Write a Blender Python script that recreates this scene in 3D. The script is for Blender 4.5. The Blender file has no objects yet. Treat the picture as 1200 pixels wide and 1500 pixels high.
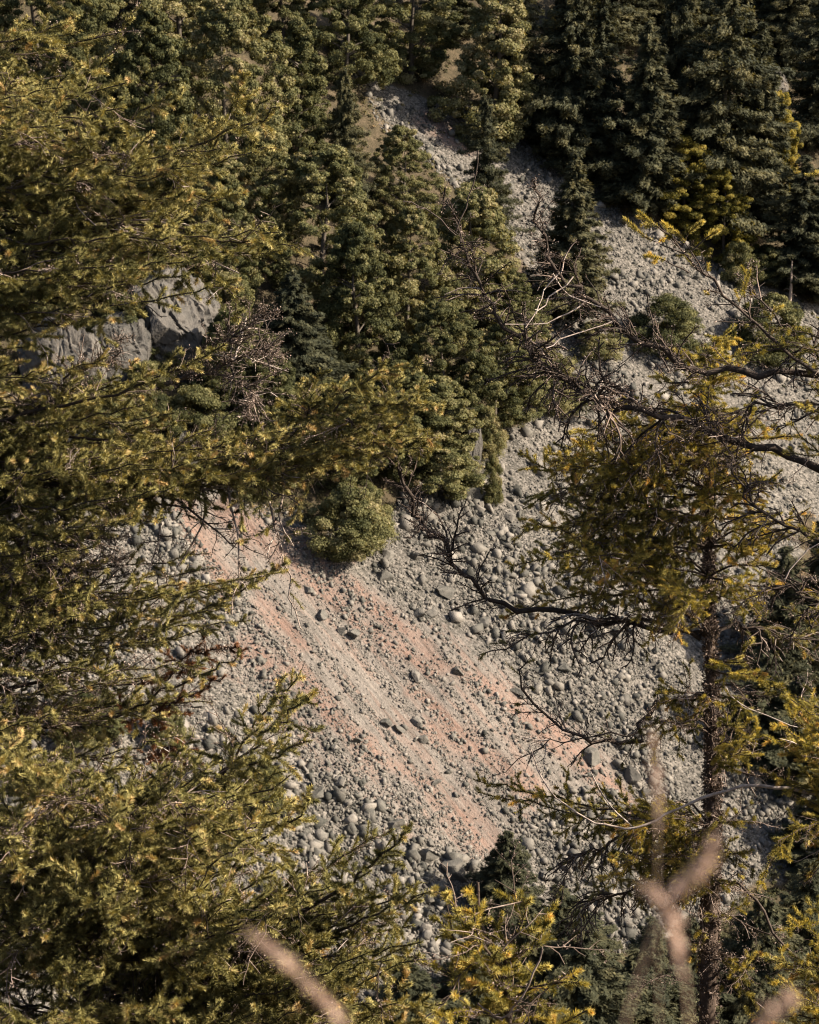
import bpy, math, random
import numpy as np
from mathutils import Vector
R = math.radians
random.seed(7); rng = np.random.default_rng(11)
scene = bpy.context.scene
col = scene.collection

# ------------------------------------------------------------------ camera frame
PITCH = R(20.0); LENS = 70.0
K = 750.0 / (18.0 / LENS)
FWD = np.array((0, math.cos(PITCH), -math.sin(PITCH))); UPV = np.array((0, math.sin(PITCH), math.cos(PITCH)))
RGT = np.array((1.0, 0, 0))
def rays(px, py):
    px = np.asarray(px, float); py = np.asarray(py, float)
    return FWD + ((px - 600) / K)[..., None] * RGT + ((750 - py) / K)[..., None] * UPV
def at(px, py, d):
    return rays(px, py) * np.asarray(d, float)[..., None] if np.ndim(d) else rays(px, py) * d
def to_px(P):
    d = P @ FWD
    return 600 + K * (P @ RGT) / d, 750 - K * (P @ UPV) / d, d

# ------------------------------------------------------------------ noise
def _h(ix, iy, s):
    n = (ix * 374761393 + iy * 668265263 + s * 1442695041) & 0xFFFFFFFF
    n = ((n ^ (n >> 13)) * 1274126177) & 0xFFFFFFFF
    return ((n ^ (n >> 16)) & 0xFFFF) / 65535.0
def vn(x, y, s=0):
    x = np.asarray(x, float); y = np.asarray(y, float)
    ix = np.floor(x).astype(np.int64); iy = np.floor(y).astype(np.int64)
    fx = x - ix; fy = y - iy
    fx = fx * fx * (3 - 2 * fx); fy = fy * fy * (3 - 2 * fy)
    a = _h(ix, iy, s); b = _h(ix + 1, iy, s); c = _h(ix, iy + 1, s); d = _h(ix + 1, iy + 1, s)
    return (a + (b - a) * fx + (c - a) * fy + (a - b - c + d) * fx * fy) * 2 - 1
def fbm(x, y, s=0, o=3):
    t = 0; a = 1.0
    for i in range(o):
        t = t + a * vn(x * 2**i, y * 2**i, s + i); a *= .5
    return t

# ------------------------------------------------------------------ terrain
SX, SY, Z0 = .536, .45, -97.7
def G(x, y):
    x = np.asarray(x, float); y = np.asarray(y, float)
    u = x * .766 - y * .643; v = x * .643 + y * .766          # down the fall line, across it
    far = Z0 - SX * x + SY * y + 1.3 * vn(x / 27, y / 27, 3) + .45 * fbm(v / 5, u / 18, 5, 2) + .10 * fbm(x / 1.2, y / 1.2, 9, 2)
    far = np.where(y > 330, far - .3 * (y - 330), far)
    near = np.where(y > 1.5, -1.75 - .80 * (y - 1.5), -1.75 - .06 * (y - 1.5)) + .12 * vn(x / 2.3, y / 2.3, 21) * np.clip((y - 2) / 4, 0, 1)
    k = 1.6
    hh = np.clip(.5 + .5 * (far - near) / k, 0, 1)
    return near + (far - near) * hh + k * hh * (1 - hh)
TS = np.concatenate([np.arange(45, 300, .4), np.arange(300, 700, 4)])
def hit(px, py):
    r = rays(px, py); P = r[None, :] * TS[:, None]
    b = P[:, 2] - G(P[:, 0], P[:, 1])
    i = np.argmax(b < 0)
    if b[i] >= 0: return P[-1]
    i = max(i, 1)
    f = b[i - 1] / (b[i - 1] - b[i] + 1e-9)
    p = r * (TS[i - 1] + f * (TS[i] - TS[i - 1])); p[2] = float(G(p[0], p[1]))
    return p
def hits_plane(px, py):
    r = rays(px, py)
    t = Z0 / (r[:, 2] + SX * r[:, 0] - SY * r[:, 1])
    P = r * t[:, None]; P[:, 2] = G(P[:, 0], P[:, 1]); return P

def in_poly(px, py, poly):
    px = np.asarray(px, float); py = np.asarray(py, float); ins = np.zeros(px.shape, bool)
    n = len(poly)
    for i in range(n):
        x0, y0 = poly[i]; x1, y1 = poly[i - 1]
        c = ((y0 > py) != (y1 > py)) & (px < (x1 - x0) * (py - y0) / ((y1 - y0) if y1 != y0 else 1e-9) + x0)
        ins ^= c
    return ins
def d_line(px, py, pts):
    d = np.full(np.shape(px), 1e9)
    for (x0, y0), (x1, y1) in zip(pts[:-1], pts[1:]):
        dx, dy = x1 - x0, y1 - y0
        t = np.clip(((px - x0) * dx + (py - y0) * dy) / (dx * dx + dy * dy), 0, 1)
        d = np.minimum(d, np.hypot(px - x0 - t * dx, py - y0 - t * dy))
    return d
# outlines traced in image pixels, cast onto the hillside through the camera
SCREE = [(500, 60), (560, 118), (640, 150), (770, 195), (900, 290), (1050, 385), (1200, 450), (1400, 560), (1400, 760), (1180, 760), (1120, 1000),
         (1230, 1120), (1230, 1260), (1090, 1300), (1000, 1390), (880, 1390), (760, 1350), (600, 1650), (-150, 1650), (-150, 640), (150, 640), (250, 690), (430, 765), (540, 810), (600, 722), (690, 722), (730, 640), (770, 600),
         (840, 585), (820, 510), (765, 420), (750, 350), (640, 240), (560, 170)]
FINE = [(280, 730), (340, 745), (450, 772), (560, 860), (700, 955), (870, 1085), (920, 1165), (830, 1170), (790, 1190), (710, 1275), (620, 1235), (540, 1185), (440, 1115), (375, 1040), (330, 990), (310, 880)]
SOIL = [([(385, 755), (470, 820), (560, 898), (640, 965), (720, 1010), (810, 1085), (900, 1150)], 14),
        ([(330, 750), (420, 820), (500, 880)], 26),
        ([(500, 890), (600, 965), (640, 985)], 12),
        ([(640, 1065), (700, 1100), (780, 1160)], 22),
        ([(480, 1045), (560, 1105), (640, 1160), (712, 1240)], 12),
        ([(640, 1165), (690, 1205), (715, 1245)], 12),
        ([(360, 945), (420, 985), (480, 1040)], 22),
        ([(380, 880), (440, 950)], 12),
        ([(600, 1010), (690, 1080)], 10), ([(270, 745), (330, 860)], 24), ([(800, 1060), (900, 1150), (960, 1220)], 16),
        ([(620, 175), (690, 215)], 14), ([(745, 380), (790, 440)], 12)]
def zones(px, py):
    w = 9 * fbm(px / 30, py / 30, 31, 3)
    scree = in_poly(px + w, py + w * .7, SCREE).astype(float)
    fine = in_poly(px + w, py - w, FINE).astype(float)
    soil = np.zeros(np.shape(px))
    for pts, wd in SOIL:
        soil = np.maximum(soil, np.clip(1.15 - d_line(px + w * .5, py - w * .5, pts) / (wd * 1.05), 0, .9))
    return scree, fine, soil

# ------------------------------------------------------------------ object helpers
def tag(o, label=None, cat=None, group=None, kind=None):
    if label: o['label'] = label
    if cat: o['category'] = cat
    if group: o['group'] = group
    if kind: o['kind'] = kind
    return o
def empty(name, loc=(0, 0, 0)):
    o = bpy.data.objects.new(name, None); col.objects.link(o); o.location = tuple(float(c) for c in loc); o.empty_display_size = .3; return o
def link(name, me, parent=None):
    o = bpy.data.objects.new(name, me); col.objects.link(o)
    if parent: o.parent = parent
    return o
def mesh(name, V, F, mat, tone=None, smooth=False, n=3):
    """V (N,3), F (M,n) same vertex count per face, or list of arrays"""
    me = bpy.data.meshes.new(name)
    V = np.asarray(V, np.float32)
    Fs = F if isinstance(F, list) else [F]
    Fs = [np.asarray(f, np.int32) for f in Fs if len(f)]
    loops = np.concatenate([f.ravel() for f in Fs]); sizes = np.concatenate([np.full(len(f), f.shape[1], np.int32) for f in Fs])
    starts = np.concatenate([[0], np.cumsum(sizes)[:-1]]).astype(np.int32)
    me.vertices.add(len(V)); me.vertices.foreach_set('co', V.ravel())
    me.loops.add(len(loops)); me.loops.foreach_set('vertex_index', loops)
    me.polygons.add(len(sizes)); me.polygons.foreach_set('loop_start', starts); me.polygons.foreach_set('loop_total', sizes)
    if smooth: me.polygons.foreach_set('use_smooth', np.ones(len(sizes), bool))
    if tone is not None:
        for nm, t in (tone.items() if isinstance(tone, dict) else [('tone', tone)]):
            a = me.attributes.new(nm, 'FLOAT', 'POINT'); a.data.foreach_set('value', np.asarray(t, np.float32))
    me.materials.append(mat); me.update(calc_edges=True); me.validate()
    return me

class Tubes:
    def __init__(s, sides=4): s.V = []; s.F = []; s.T = []; s.n = 0; s.sides = sides
    def add(s, P, r, tone=.5, sides=None):
        P = np.asarray(P, float); m = len(P); k = sides or s.sides
        r = np.broadcast_to(np.asarray(r, float), (m,))
        T = np.empty_like(P); T[1:-1] = P[2:] - P[:-2]; T[0] = P[1] - P[0]; T[-1] = P[-1] - P[-2]
        T /= np.linalg.norm(T, axis=1)[:, None] + 1e-9
        ref = np.array((0.13, .31, 1.0)) if abs(T[0, 2]) < .8 else np.array((1.0, .2, .1))
        A = np.cross(T, ref); A /= np.linalg.norm(A, axis=1)[:, None] + 1e-9
        B = np.cross(T, A)
        an = np.arange(k) * 2 * math.pi / k
        ring = P[:, None, :] + r[:, None, None] * (np.cos(an)[None, :, None] * A[:, None, :] + np.sin(an)[None, :, None] * B[:, None, :])
        i = s.n + (np.arange(m - 1)[:, None] * k + np.arange(k)[None, :]); j = s.n + (np.arange(m - 1)[:, None] * k + (np.arange(k)[None, :] + 1) % k)
        s.F.append(np.stack([i, j, j + k, i + k], -1).reshape(-1, 4)); s.V.append(ring.reshape(-1, 3)); s.T.append(np.full(m * k, tone)); s.n += m * k
    def mesh(s, name, mat): return mesh(name, np.concatenate(s.V), np.concatenate(s.F), mat, np.concatenate(s.T), True)

def spline(pts, n):
    P = np.asarray(pts, float); P = np.vstack([2 * P[0] - P[1], P, 2 * P[-1] - P[-2]])
    segs = len(P) - 3; out = []
    for t in np.linspace(0, segs - 1e-6, n):
        i = int(t); f = t - i; a, b, c, d = P[i:i + 4]
        out.append(.5 * ((2 * b) + (c - a) * f + (2 * a - 5 * b + 4 * c - d) * f * f + (3 * b - a - 3 * c + d) * f**3))
    return np.array(out)
def unit(v): return v / (np.linalg.norm(v) + 1e-9)

# ------------------------------------------------------------------ materials
def newmat(name):
    m = bpy.data.materials.new(name); m.use_nodes = True; nt = m.node_tree; nt.nodes.clear()
    return m, nt, nt.nodes.new, nt.links.new
def ramp(N, stops, interp='LINEAR'):
    r = N('ShaderNodeValToRGB'); e = r.color_ramp.elements; r.color_ramp.interpolation = interp
    while len(e) < len(stops): e.new(.5)
    for el, (p, c) in zip(e, stops): el.position = p; el.color = (*c, 1)
    return r
def leaf_mat(name, stops, trans=.3, tcol=1.3, rnd=.25):
    m, nt, N, L = newmat(name)
    a = N('ShaderNodeAttribute'); a.attribute_name = 'tone'
    oi = N('ShaderNodeObjectInfo')
    mm = N('ShaderNodeMath'); mm.operation = 'MULTIPLY_ADD'; L(oi.outputs['Random'], mm.inputs[0]); mm.inputs[1].default_value = rnd; L(a.outputs['Fac'], mm.inputs[2])
    sub = N('ShaderNodeMath'); sub.operation = 'SUBTRACT'; L(mm.outputs[0], sub.inputs[0]); sub.inputs[1].default_value = rnd / 2
    r = ramp(N, stops); L(sub.outputs[0], r.inputs[0])
    p = N('ShaderNodeBsdfPrincipled'); p.inputs['Roughness'].default_value = .75; p.inputs['Specular IOR Level'].default_value = .12
    L(r.outputs[0], p.inputs['Base Color'])
    t = N('ShaderNodeBsdfTranslucent'); h = N('ShaderNodeMix'); h.data_type = 'RGBA'; h.blend_type = 'MULTIPLY'; h.inputs[0].default_value = 1
    L(r.outputs[0], h.inputs[6]); h.inputs[7].default_value = (tcol * 1.15, tcol, tcol * .5, 1); L(h.outputs[2], t.inputs['Color'])
    mx = N('ShaderNodeMixShader'); mx.inputs[0].default_value = trans; L(p.outputs[0], mx.inputs[1]); L(t.outputs[0], mx.inputs[2])
    o = N('ShaderNodeOutputMaterial'); L(mx.outputs[0], o.inputs[0]); return m
def bark_mat(name, stops, scale=30.0):
    m, nt, N, L = newmat(name)
    a = N('ShaderNodeAttribute'); a.attribute_name = 'tone'
    tc = N('ShaderNodeTexCoord'); no = N('ShaderNodeTexNoise'); no.inputs['Scale'].default_value = scale; no.inputs['Detail'].default_value = 5
    L(tc.outputs['Object'], no.inputs['Vector'])
    mm = N('ShaderNodeMath'); mm.operation = 'MULTIPLY_ADD'; L(no.outputs[0], mm.inputs[0]); mm.inputs[1].default_value = .7; mm.inputs[2].default_value = -.35
    ad = N('ShaderNodeMath'); L(mm.outputs[0], ad.inputs[0]); L(a.outputs['Fac'], ad.inputs[1])
    r = ramp(N, stops); L(ad.outputs[0], r.inputs[0])
    bp = N('ShaderNodeBump'); bp.inputs['Strength'].default_value = .6; bp.inputs['Distance'].default_value = .01; L(no.outputs[0], bp.inputs['Height'])
    p = N('ShaderNodeBsdfPrincipled'); p.inputs['Roughness'].default_value = .85; p.inputs['Specular IOR Level'].default_value = .25
    L(r.outputs[0], p.inputs['Base Color']); L(bp.outputs[0], p.inputs['Normal'])
    o = N('ShaderNodeOutputMaterial'); L(p.outputs[0], o.inputs[0]); return m

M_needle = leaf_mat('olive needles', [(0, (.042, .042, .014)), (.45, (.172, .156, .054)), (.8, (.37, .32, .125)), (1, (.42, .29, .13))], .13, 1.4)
M_gold_lit = leaf_mat('golden backlit needles', [(0, (.05, .052, .016)), (.45, (.245, .215, .062)), (.8, (.52, .43, .13)), (1, (.55, .36, .13))], .26, 1.6)  # yellower needle colour with the golden backlight painted into it
M_rust = leaf_mat('rusty dry needles', [(0, (.04, .022, .012)), (.6, (.13, .06, .03)), (1, (.24, .11, .05))], .2, 1.2)
M_round = leaf_mat('hillside foliage', [(0, (.026, .031, .013)), (.4, (.080, .083, .034)), (.75, (.168, .158, .070)), (1, (.28, .24, .13))], .22, 1.3, .45)
M_lime = leaf_mat('yellow green foliage', [(0, (.045, .045, .012)), (.4, (.15, .135, .030)), (.75, (.30, .25, .065)), (1, (.42, .34, .12))], .35, 1.4, .3)
M_conf = leaf_mat('hillside conifer needles', [(0, (.022, .027, .018)), (.5, (.062, .064, .036)), (1, (.17, .15, .075))], .2, 1.3, .3)
M_bark = bark_mat('spruce bark', [(0, (.022, .016, .012)), (.45, (.062, .043, .032)), (.8, (.20, .15, .12)), (1, (.38, .31, .27))])
M_dead = bark_mat('bare dead wood', [(0, (.03, .022, .017)), (.4, (.10, .075, .06)), (.7, (.30, .24, .20)), (1, (.50, .43, .38))])
M_lichen = leaf_mat('grey lichen', [(0, (.04, .028, .022)), (.5, (.13, .098, .08)), (1, (.36, .28, .24))], .1, 1.0)
M_btrunk = bark_mat('hillside tree bark', [(0, (.03, .025, .02)), (.5, (.09, .075, .06)), (1, (.24, .21, .18))], 6)

def rock_mat(name, base, scale, bump=.08):
    m, nt, N, L = newmat(name)
    tc = N('ShaderNodeTexCoord'); a = N('ShaderNodeAttribute'); a.attribute_name = 'tone'; oi = N('ShaderNodeObjectInfo')
    no = N('ShaderNodeTexNoise'); no.inputs['Scale'].default_value = scale; no.inputs['Detail'].default_value = 8; no.inputs['Roughness'].default_value = .65
    L(tc.outputs['Object'], no.inputs['Vector'])
    mm = N('ShaderNodeMath'); mm.operation = 'MULTIPLY_ADD'; L(no.outputs[0], mm.inputs[0]); mm.inputs[1].default_value = .9; mm.inputs[2].default_value = -.45
    ad = N('ShaderNodeMath'); L(mm.outputs[0], ad.inputs[0]); L(a.outputs['Fac'], ad.inputs[1])
    m3 = N('ShaderNodeMath'); m3.operation = 'MULTIPLY_ADD'; L(oi.outputs['Random'], m3.inputs[0]); m3.inputs[1].default_value = .3; L(ad.outputs[0], m3.inputs[2])
    r = ramp(N, base); L(m3.outputs[0], r.inputs[0])
    bp = N('ShaderNodeBump'); bp.inputs['Strength'].default_value = .9; bp.inputs['Distance'].default_value = bump; L(no.outputs[0], bp.inputs['Height'])
    p = N('ShaderNodeBsdfPrincipled'); p.inputs['Roughness'].default_value = .9; p.inputs['Specular IOR Level'].default_value = .2
    L(r.outputs[0], p.inputs['Base Color']); L(bp.outputs[0], p.inputs['Normal'])
    o = N('ShaderNodeOutputMaterial'); L(p.outputs[0], o.inputs[0]); return m
GREY = [(0, (.028, .029, .025)), (.35, (.082, .079, .069)), (.7, (.145, .133, .116)), (1, (.195, .178, .156))]
M_rock = rock_mat('grey scree rock', GREY, 3.0)
M_cliff = rock_mat('cliff rock', [(0, (.012, .012, .011)), (.42, (.055, .053, .048)), (.75, (.11, .10, .088)), (1, (.20, .145, .10))], 4.5, .3)

def ground_mat():
    m, nt, N, L = newmat('hillside ground')
    geo = N('ShaderNodeNewGeometry')
    def attr(n): a = N('ShaderNodeAttribute'); a.attribute_name = n; return a.outputs['Fac']
    def noise(sc, det=6, rough=.6, vec=None):
        n = N('ShaderNodeTexNoise'); n.inputs['Scale'].default_value = sc; n.inputs['Detail'].default_value = det; n.inputs['Roughness'].default_value = rough
        L(vec or geo.outputs['Position'], n.inputs['Vector']); return n.outputs[0]
    def mix(f, a, b, bt='MIX'):
        x = N('ShaderNodeMix'); x.data_type = 'RGBA'; x.blend_type = bt
        for s, v in ((x.inputs[0], f), (x.inputs[6], a), (x.inputs[7], b)):
            if isinstance(v, (int, float)): s.default_value = v
            elif isinstance(v, tuple): s.default_value = (*v, 1)
            else: L(v, s)
        return x.outputs[2]
    vo = N('ShaderNodeTexVoronoi'); vo.inputs['Scale'].default_value = 8; L(geo.outputs['Position'], vo.inputs['Vector'])
    bw = N('ShaderNodeSeparateColor'); L(vo.outputs['Color'], bw.inputs[0])
    grav = ramp(N, [(0, (.054, .052, .045)), (.5, (.124, .115, .102)), (1, (.225, .207, .185))]); L(bw.outputs[0], grav.inputs[0])
    fine = ramp(N, [(.3, (.14, .125, .112)), (.7, (.222, .20, .18))]); L(noise(3.5, 9, .75), fine.inputs[0])
    fmix = mix(.30, fine.outputs[0], grav.outputs[0])
    # the thin soil, stretched down the fall line
    mp = N('ShaderNodeMapping'); mp.inputs['Rotation'].default_value = (0, 0, R(40)); L(geo.outputs['Position'], mp.inputs['Vector'])
    mp2 = N('ShaderNodeMapping'); mp2.inputs['Scale'].default_value = (.07, 1.5, .3); L(mp.outputs[0], mp2.inputs['Vector'])
    st = noise(1.0, 6, .65, mp2.outputs[0])
    str_ = ramp(N, [(.49, (0, 0, 0)), (.58, (1, 1, 1))]); L(st, str_.inputs[0])
    pinkc = ramp(N, [(.25, (.155, .095, .073)), (.75, (.24, .172, .142))]); L(noise(5, 8, .7), pinkc.inputs[0])
    soilf = N('ShaderNodeMath'); soilf.operation = 'MULTIPLY'; L(attr('soil'), soilf.inputs[0]); 
    sr = ramp(N, [(.3, (.35, .35, .35)), (.55, (1, 1, 1))]); L(st, sr.inputs[0]); L(sr.outputs[0], soilf.inputs[1])
    stk = N('ShaderNodeMath'); stk.operation = 'MULTIPLY'; L(str_.outputs[0], stk.inputs[0]); stk.inputs[1].default_value = .5
    fmix = mix(stk.outputs[0], fmix, pinkc.outputs[0])
    c = mix(attr('fine'), grav.outputs[0], fmix)
    mp3 = N('ShaderNodeMapping'); mp3.inputs['Scale'].default_value = (.14, 4.2, .6); L(mp.outputs[0], mp3.inputs['Vector'])
    fs = ramp(N, [(.34, (.52, .53, .52)), (.5, (.95, .95, .95)), (.68, (1.2, 1.17, 1.14))]); L(noise(1.0, 7, .7, mp3.outputs[0]), fs.inputs[0])
    c = mix(soilf.outputs[0], c, pinkc.outputs[0])
    c = mix(1.0, c, fs.outputs[0], 'MULTIPLY')
    veg = ramp(N, [(.3, (.035, .032, .02)), (.55, (.075, .06, .038)), (.75, (.15, .115, .08))]); L(noise(1.1, 8, .7), veg.inputs[0])
    c = mix(attr('scree'), veg.outputs[0], c)
    big = ramp(N, [(.3, (.78, .78, .78)), (.7, (1.08, 1.06, 1.04))]); L(noise(.12, 4, .6), big.inputs[0])
    c = mix(1.0, c, big.outputs[0], 'MULTIPLY')
    bp = N('ShaderNodeBump'); bp.inputs['Strength'].default_value = .7; bp.inputs['Distance'].default_value = .06; L(vo.outputs['Distance'], bp.inputs['Height']); bp.invert = True
    bp2 = N('ShaderNodeBump'); bp2.inputs['Strength'].default_value = .8; bp2.inputs['Distance'].default_value = .12; L(noise(4.5, 9, .75), bp2.inputs['Height']); L(bp.outputs[0], bp2.inputs['Normal'])
    p = N('ShaderNodeBsdfPrincipled'); p.inputs['Roughness'].default_value = .95; p.inputs['Specular IOR Level'].default_value = .1
    L(c, p.inputs['Base Color']); L(bp2.outputs[0], p.inputs['Normal'])
    o = N('ShaderNodeOutputMaterial'); L(p.outputs[0], o.inputs[0]); return m

# ------------------------------------------------------------------ ground sheet
def axis(lo, a, b, hi, fine_, coarse):
    return np.concatenate([np.linspace(lo, a, int((a - lo) / coarse), endpoint=False), np.arange(a, b, fine_), np.linspace(b, hi, int((hi - b) / coarse))])
gx = axis(-420, -48, 58, 420, .36, 9); gy = axis(-120, 66, 215, 700, .36, 9)
gy = np.unique(np.concatenate([gy, np.arange(-8, 66, 1.0)]))
XX, YY = np.meshgrid(gx, gy); ZZ = G(XX, YY)
V = np.stack([XX, YY, ZZ], -1).reshape(-1, 3); w_ = len(gx); h_ = len(gy)
idx = (np.arange(h_ - 1)[:, None] * w_ + np.arange(w_ - 1)[None, :]).ravel()
F = np.stack([idx, idx + 1, idx + w_ + 1, idx + w_], -1)
px, py, dd = to_px(V); ok = (dd > 60) & (V[:, 1] > 62)
px = np.where(ok, px, -9999); py = np.where(ok, py, -9999)
sc_, fi_, so_ = zones(px, py)
ground = link('ground', mesh('ground', V, F, ground_mat(), {'scree': sc_, 'fine': fi_, 'soil': so_}, True)); tag(ground, kind='structure')

# ------------------------------------------------------------------ stones
CUB = np.array([(-1, -1, -1), (1, -1, -1), (1, 1, -1), (-1, 1, -1), (-1, -1, 1), (1, -1, 1), (1, 1, 1), (-1, 1, 1)]) * .68
CUBF = np.array([(0, 3, 2), (0, 2, 1), (4, 5, 6), (4, 6, 7), (0, 1, 5), (0, 5, 4), (1, 2, 6), (1, 6, 5), (2, 3, 7), (2, 7, 6), (3, 0, 4), (3, 4, 7)])
def rand_rot(n):
    q = rng.normal(size=(n, 4)); q /= np.linalg.norm(q, axis=1)[:, None]; a, b, c, d = q.T
    return np.stack([np.stack([1 - 2 * (c * c + d * d), 2 * (b * c - a * d), 2 * (b * d + a * c)], -1), np.stack([2 * (b * c + a * d), 1 - 2 * (b * b + d * d), 2 * (c * d - a * b)], -1), np.stack([2 * (b * d - a * c), 2 * (c * d + a * b), 1 - 2 * (b * b + c * c)], -1)], 1)
def stones(n_try, box=(-60, 40, 1260, 1460), only_fine=False):
    px = rng.uniform(box[0], box[2], n_try); py = rng.uniform(box[1], box[3], n_try)
    sc, fi, so = zones(px, py)
    P = hits_plane(px, py)
    u = P[:, 0] * .766 - P[:, 1] * .643; v = P[:, 0] * .643 + P[:, 1] * .766
    band = fbm(v / 2.2, u / 11, 77, 3)
    coarse = sc * (1 - fi) * (1 - so)
    p = coarse * np.clip(.75 + .45 * band, .15, 1) + sc * fi * (1 - so) * np.clip(.34 + .9 * (band - .1), .14, .95) + sc * so * .22
    chute = (py < 560) & (px > 540)
    if only_fine:
        b2 = fbm(v / .8, u / 14, 91, 3); p = sc * fi * np.clip(.32 + 1.3 * b2, .04, 1) * (1 - .4 * so)
    keep = rng.random(n_try) < p
    P = P[keep]; n = len(P); fi = fi[keep]; so = so[keep]; band = band[keep]; ch = chute[keep]; pyk = py[keep]
    s = .048 * (rng.pareto(2.3, n) + 1) * np.where((fi > .5) | (so > .5), np.where(band > .3, 1.1, .85), 1.05) * (1 + .35 * np.clip(band, -1, 1))
    s *= np.where(ch, .9, .82) * np.where(pyk > 1080, 1.15, 1.0)
    s = np.clip(s, .03, np.where((fi > .5) | (so > .5), .2, .42))
    if only_fine: s = np.clip(.03 * (rng.pareto(2.6, n) + 1), .02, .15)
    J = CUB[None] * rng.uniform(.72, 1.12, (40, 8, 1)) + rng.normal(0, .11, (40, 8, 3))
    v_ = J[rng.integers(0, 40, n)] * (rng.uniform(.28, 1.5, (n, 1, 3)) * s[:, None, None])
    v_ = np.einsum('nij,nkj->nki', rand_rot(n), v_) + (P + np.array((0, 0, 1)) * (s * .25)[:, None])[:, None, :]
    f = CUBF[None] + (np.arange(n) * 8)[:, None, None]
    tone = np.repeat(np.clip(rng.normal(.40, .27, n), 0, 1), 8)
    return mesh('scree_stones', v_.reshape(-1, 3), f.reshape(-1, 3), M_rock, tone)
o = link('scree_stones', stones(330000)); tag(o, 'loose grey angular stones covering the scree slope', 'stones', kind='stuff')
o = link('fine_gravel', stones(90000, (250, 700, 970, 1280), True)); tag(o, 'fine gravel in streaks over the pinkish soil of the scree', 'gravel', kind='stuff')

def boulder_mesh(seed, name='boulder', sub=3, mat=None, disp=.03):
    r = np.random.default_rng(seed)
    import bmesh
    bm = bmesh.new(); bmesh.ops.create_icosphere(bm, subdivisions=sub + 1, radius=1)
    cuts = [(unit(r.normal(size=3)), r.uniform(.30, .62)) for _ in range(16)]
    for v in bm.verts:
        p = np.array(v.co)
        for nrm, d in cuts:
            k = p @ nrm - d
            if k > 0: p = p - nrm * k
        p = p * (1 + disp * (fbm(p[0] * 2.3 + seed, p[1] * 2.3 + p[2] * 1.7, seed, 3) - (.5 * abs(fbm(p[0] * 4 + p[1] * 3, p[2] * 1.6 + seed, seed + 7, 3)) if sub > 3 else 0)))
        v.co = p
    me = bpy.data.meshes.new(name); bm.to_mesh(me); bm.free()
    a = me.attributes.new('tone', 'FLOAT', 'POINT'); a.data.foreach_set('value', np.full(len(me.vertices), float(r.uniform(.2, .5)), np.float32))
    me.materials.append(mat or M_rock); return me
BM = [boulder_mesh(100 + i) for i in range(14)]
# px, py, width px, label (photographed boulders one can point to)
BIG = [(519, 930, 34, 'pale grey boulder with dark shadowed face, largest on the smooth pinkish scree'),
       (474, 901, 24, 'dark tilted slab just uphill of the largest boulder on the smooth scree'),
       (500, 925, 20, 'dark boulder touching the left side of the largest boulder on the smooth scree'),
       (452, 866, 22, 'dark flat stone high on the pinkish scree below the green shrub'),
       (610, 1058, 26, 'grey blocky boulder at the head of the rubble streak in mid slope'),
       (565, 1060, 24, 'pale grey boulder at the left end of the mid slope rubble streak'),
       (618, 1085, 28, 'dark upright boulder at the lower end of the mid slope rubble streak'),
       (582, 1068, 22, 'greenish grey boulder in the middle of the mid slope rubble streak'),
       (522, 1087, 18, 'lone dark stone lying left of the mid slope rubble streak'),
       (638, 1147, 18, 'lone dark stone beside the narrow pink soil strip'),
       (662, 1273, 48, 'large pale grey boulder at the foot of the scree beside the small conifer'),
       (627, 1256, 38, 'tall grey boulder left of the large pale boulder at the scree foot'),
       (500, 1147, 30, 'pale wedge boulder in the coarse rubble beside the spruce tip'),
       (468, 1165, 34, 'flat pale boulder half hidden by the lower spruce tip'),
       (540, 1195, 30, 'grey boulder in the coarse rubble above the dark spruce twig'),
       (585, 1208, 34, 'upright grey boulder just above the dark spruce twig'),
       (925, 1140, 44, 'large pale block beside the mossy trunk, biggest on the right scree'),
       (945, 1163, 26, 'squared grey block under the large pale block beside the trunk'),
       (862, 1108, 40, 'long grey boulder lying above the yellow spruce sprays'),
       (690, 722, 40, 'brown grey boulder below the small mossy crag'),
       (704, 740, 28, 'grey boulder just below the brown boulder under the crag'),
       (648, 868, 34, 'pale block among dark rubble below the bare hanging branch'),
       (708, 912, 30, 'dark block at the edge of the pink scree, right of the bare branch tip'),
       (570, 815, 34, 'pale boulder at the foot of the shrub on the upper scree'),
       (566, 845, 30, 'long pale slab below the shrub on the upper scree'),
       (670, 985, 22, 'grey stone beside the long pink soil streak'),
       (608, 992, 24, 'dark stone left of the long pink soil streak'),
       (757, 1015, 26, 'dark stone on the right margin of the long pink soil streak'),
       (630, 1235, 24, 'grey stone just uphill of the tall boulder at the scree foot'),
       (990, 385, 10, 'white stone shining in the upper scree chute'),
       (1048, 412, 16, 'bright white stone at the right side of the upper scree chute'),
       (820, 540, 26, 'grey boulder beside the dark bush on the middle scree'),
       (420, 1030, 30, 'pale boulder glimpsed left of the low spruce tip'),
       (255, 880, 30, 'dark boulder glimpsed between the left spruce branches')]
def place_boulder(i, px, py, w, label, group=None):
    p = hit(px, py); s = w * (p @ FWD) / K / 1.5
    o = link('boulder', BM[i % len(BM)]); r = random.Random(i)
    o.location = (p[0], p[1], p[2] + .1 * s); o.rotation_euler = (r.uniform(-.5, .5), r.uniform(-.5, .5), r.uniform(0, 6.3))
    o.scale = (s * r.uniform(.95, 1.15), s * r.uniform(.7, 1.0), s * r.uniform(.6, .85))
    return tag(o, label, 'boulder', group)
for i, (a, b, w, lab) in enumerate(BIG): place_boulder(i, a, b, w, lab, 'boulders on the scree')
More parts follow.
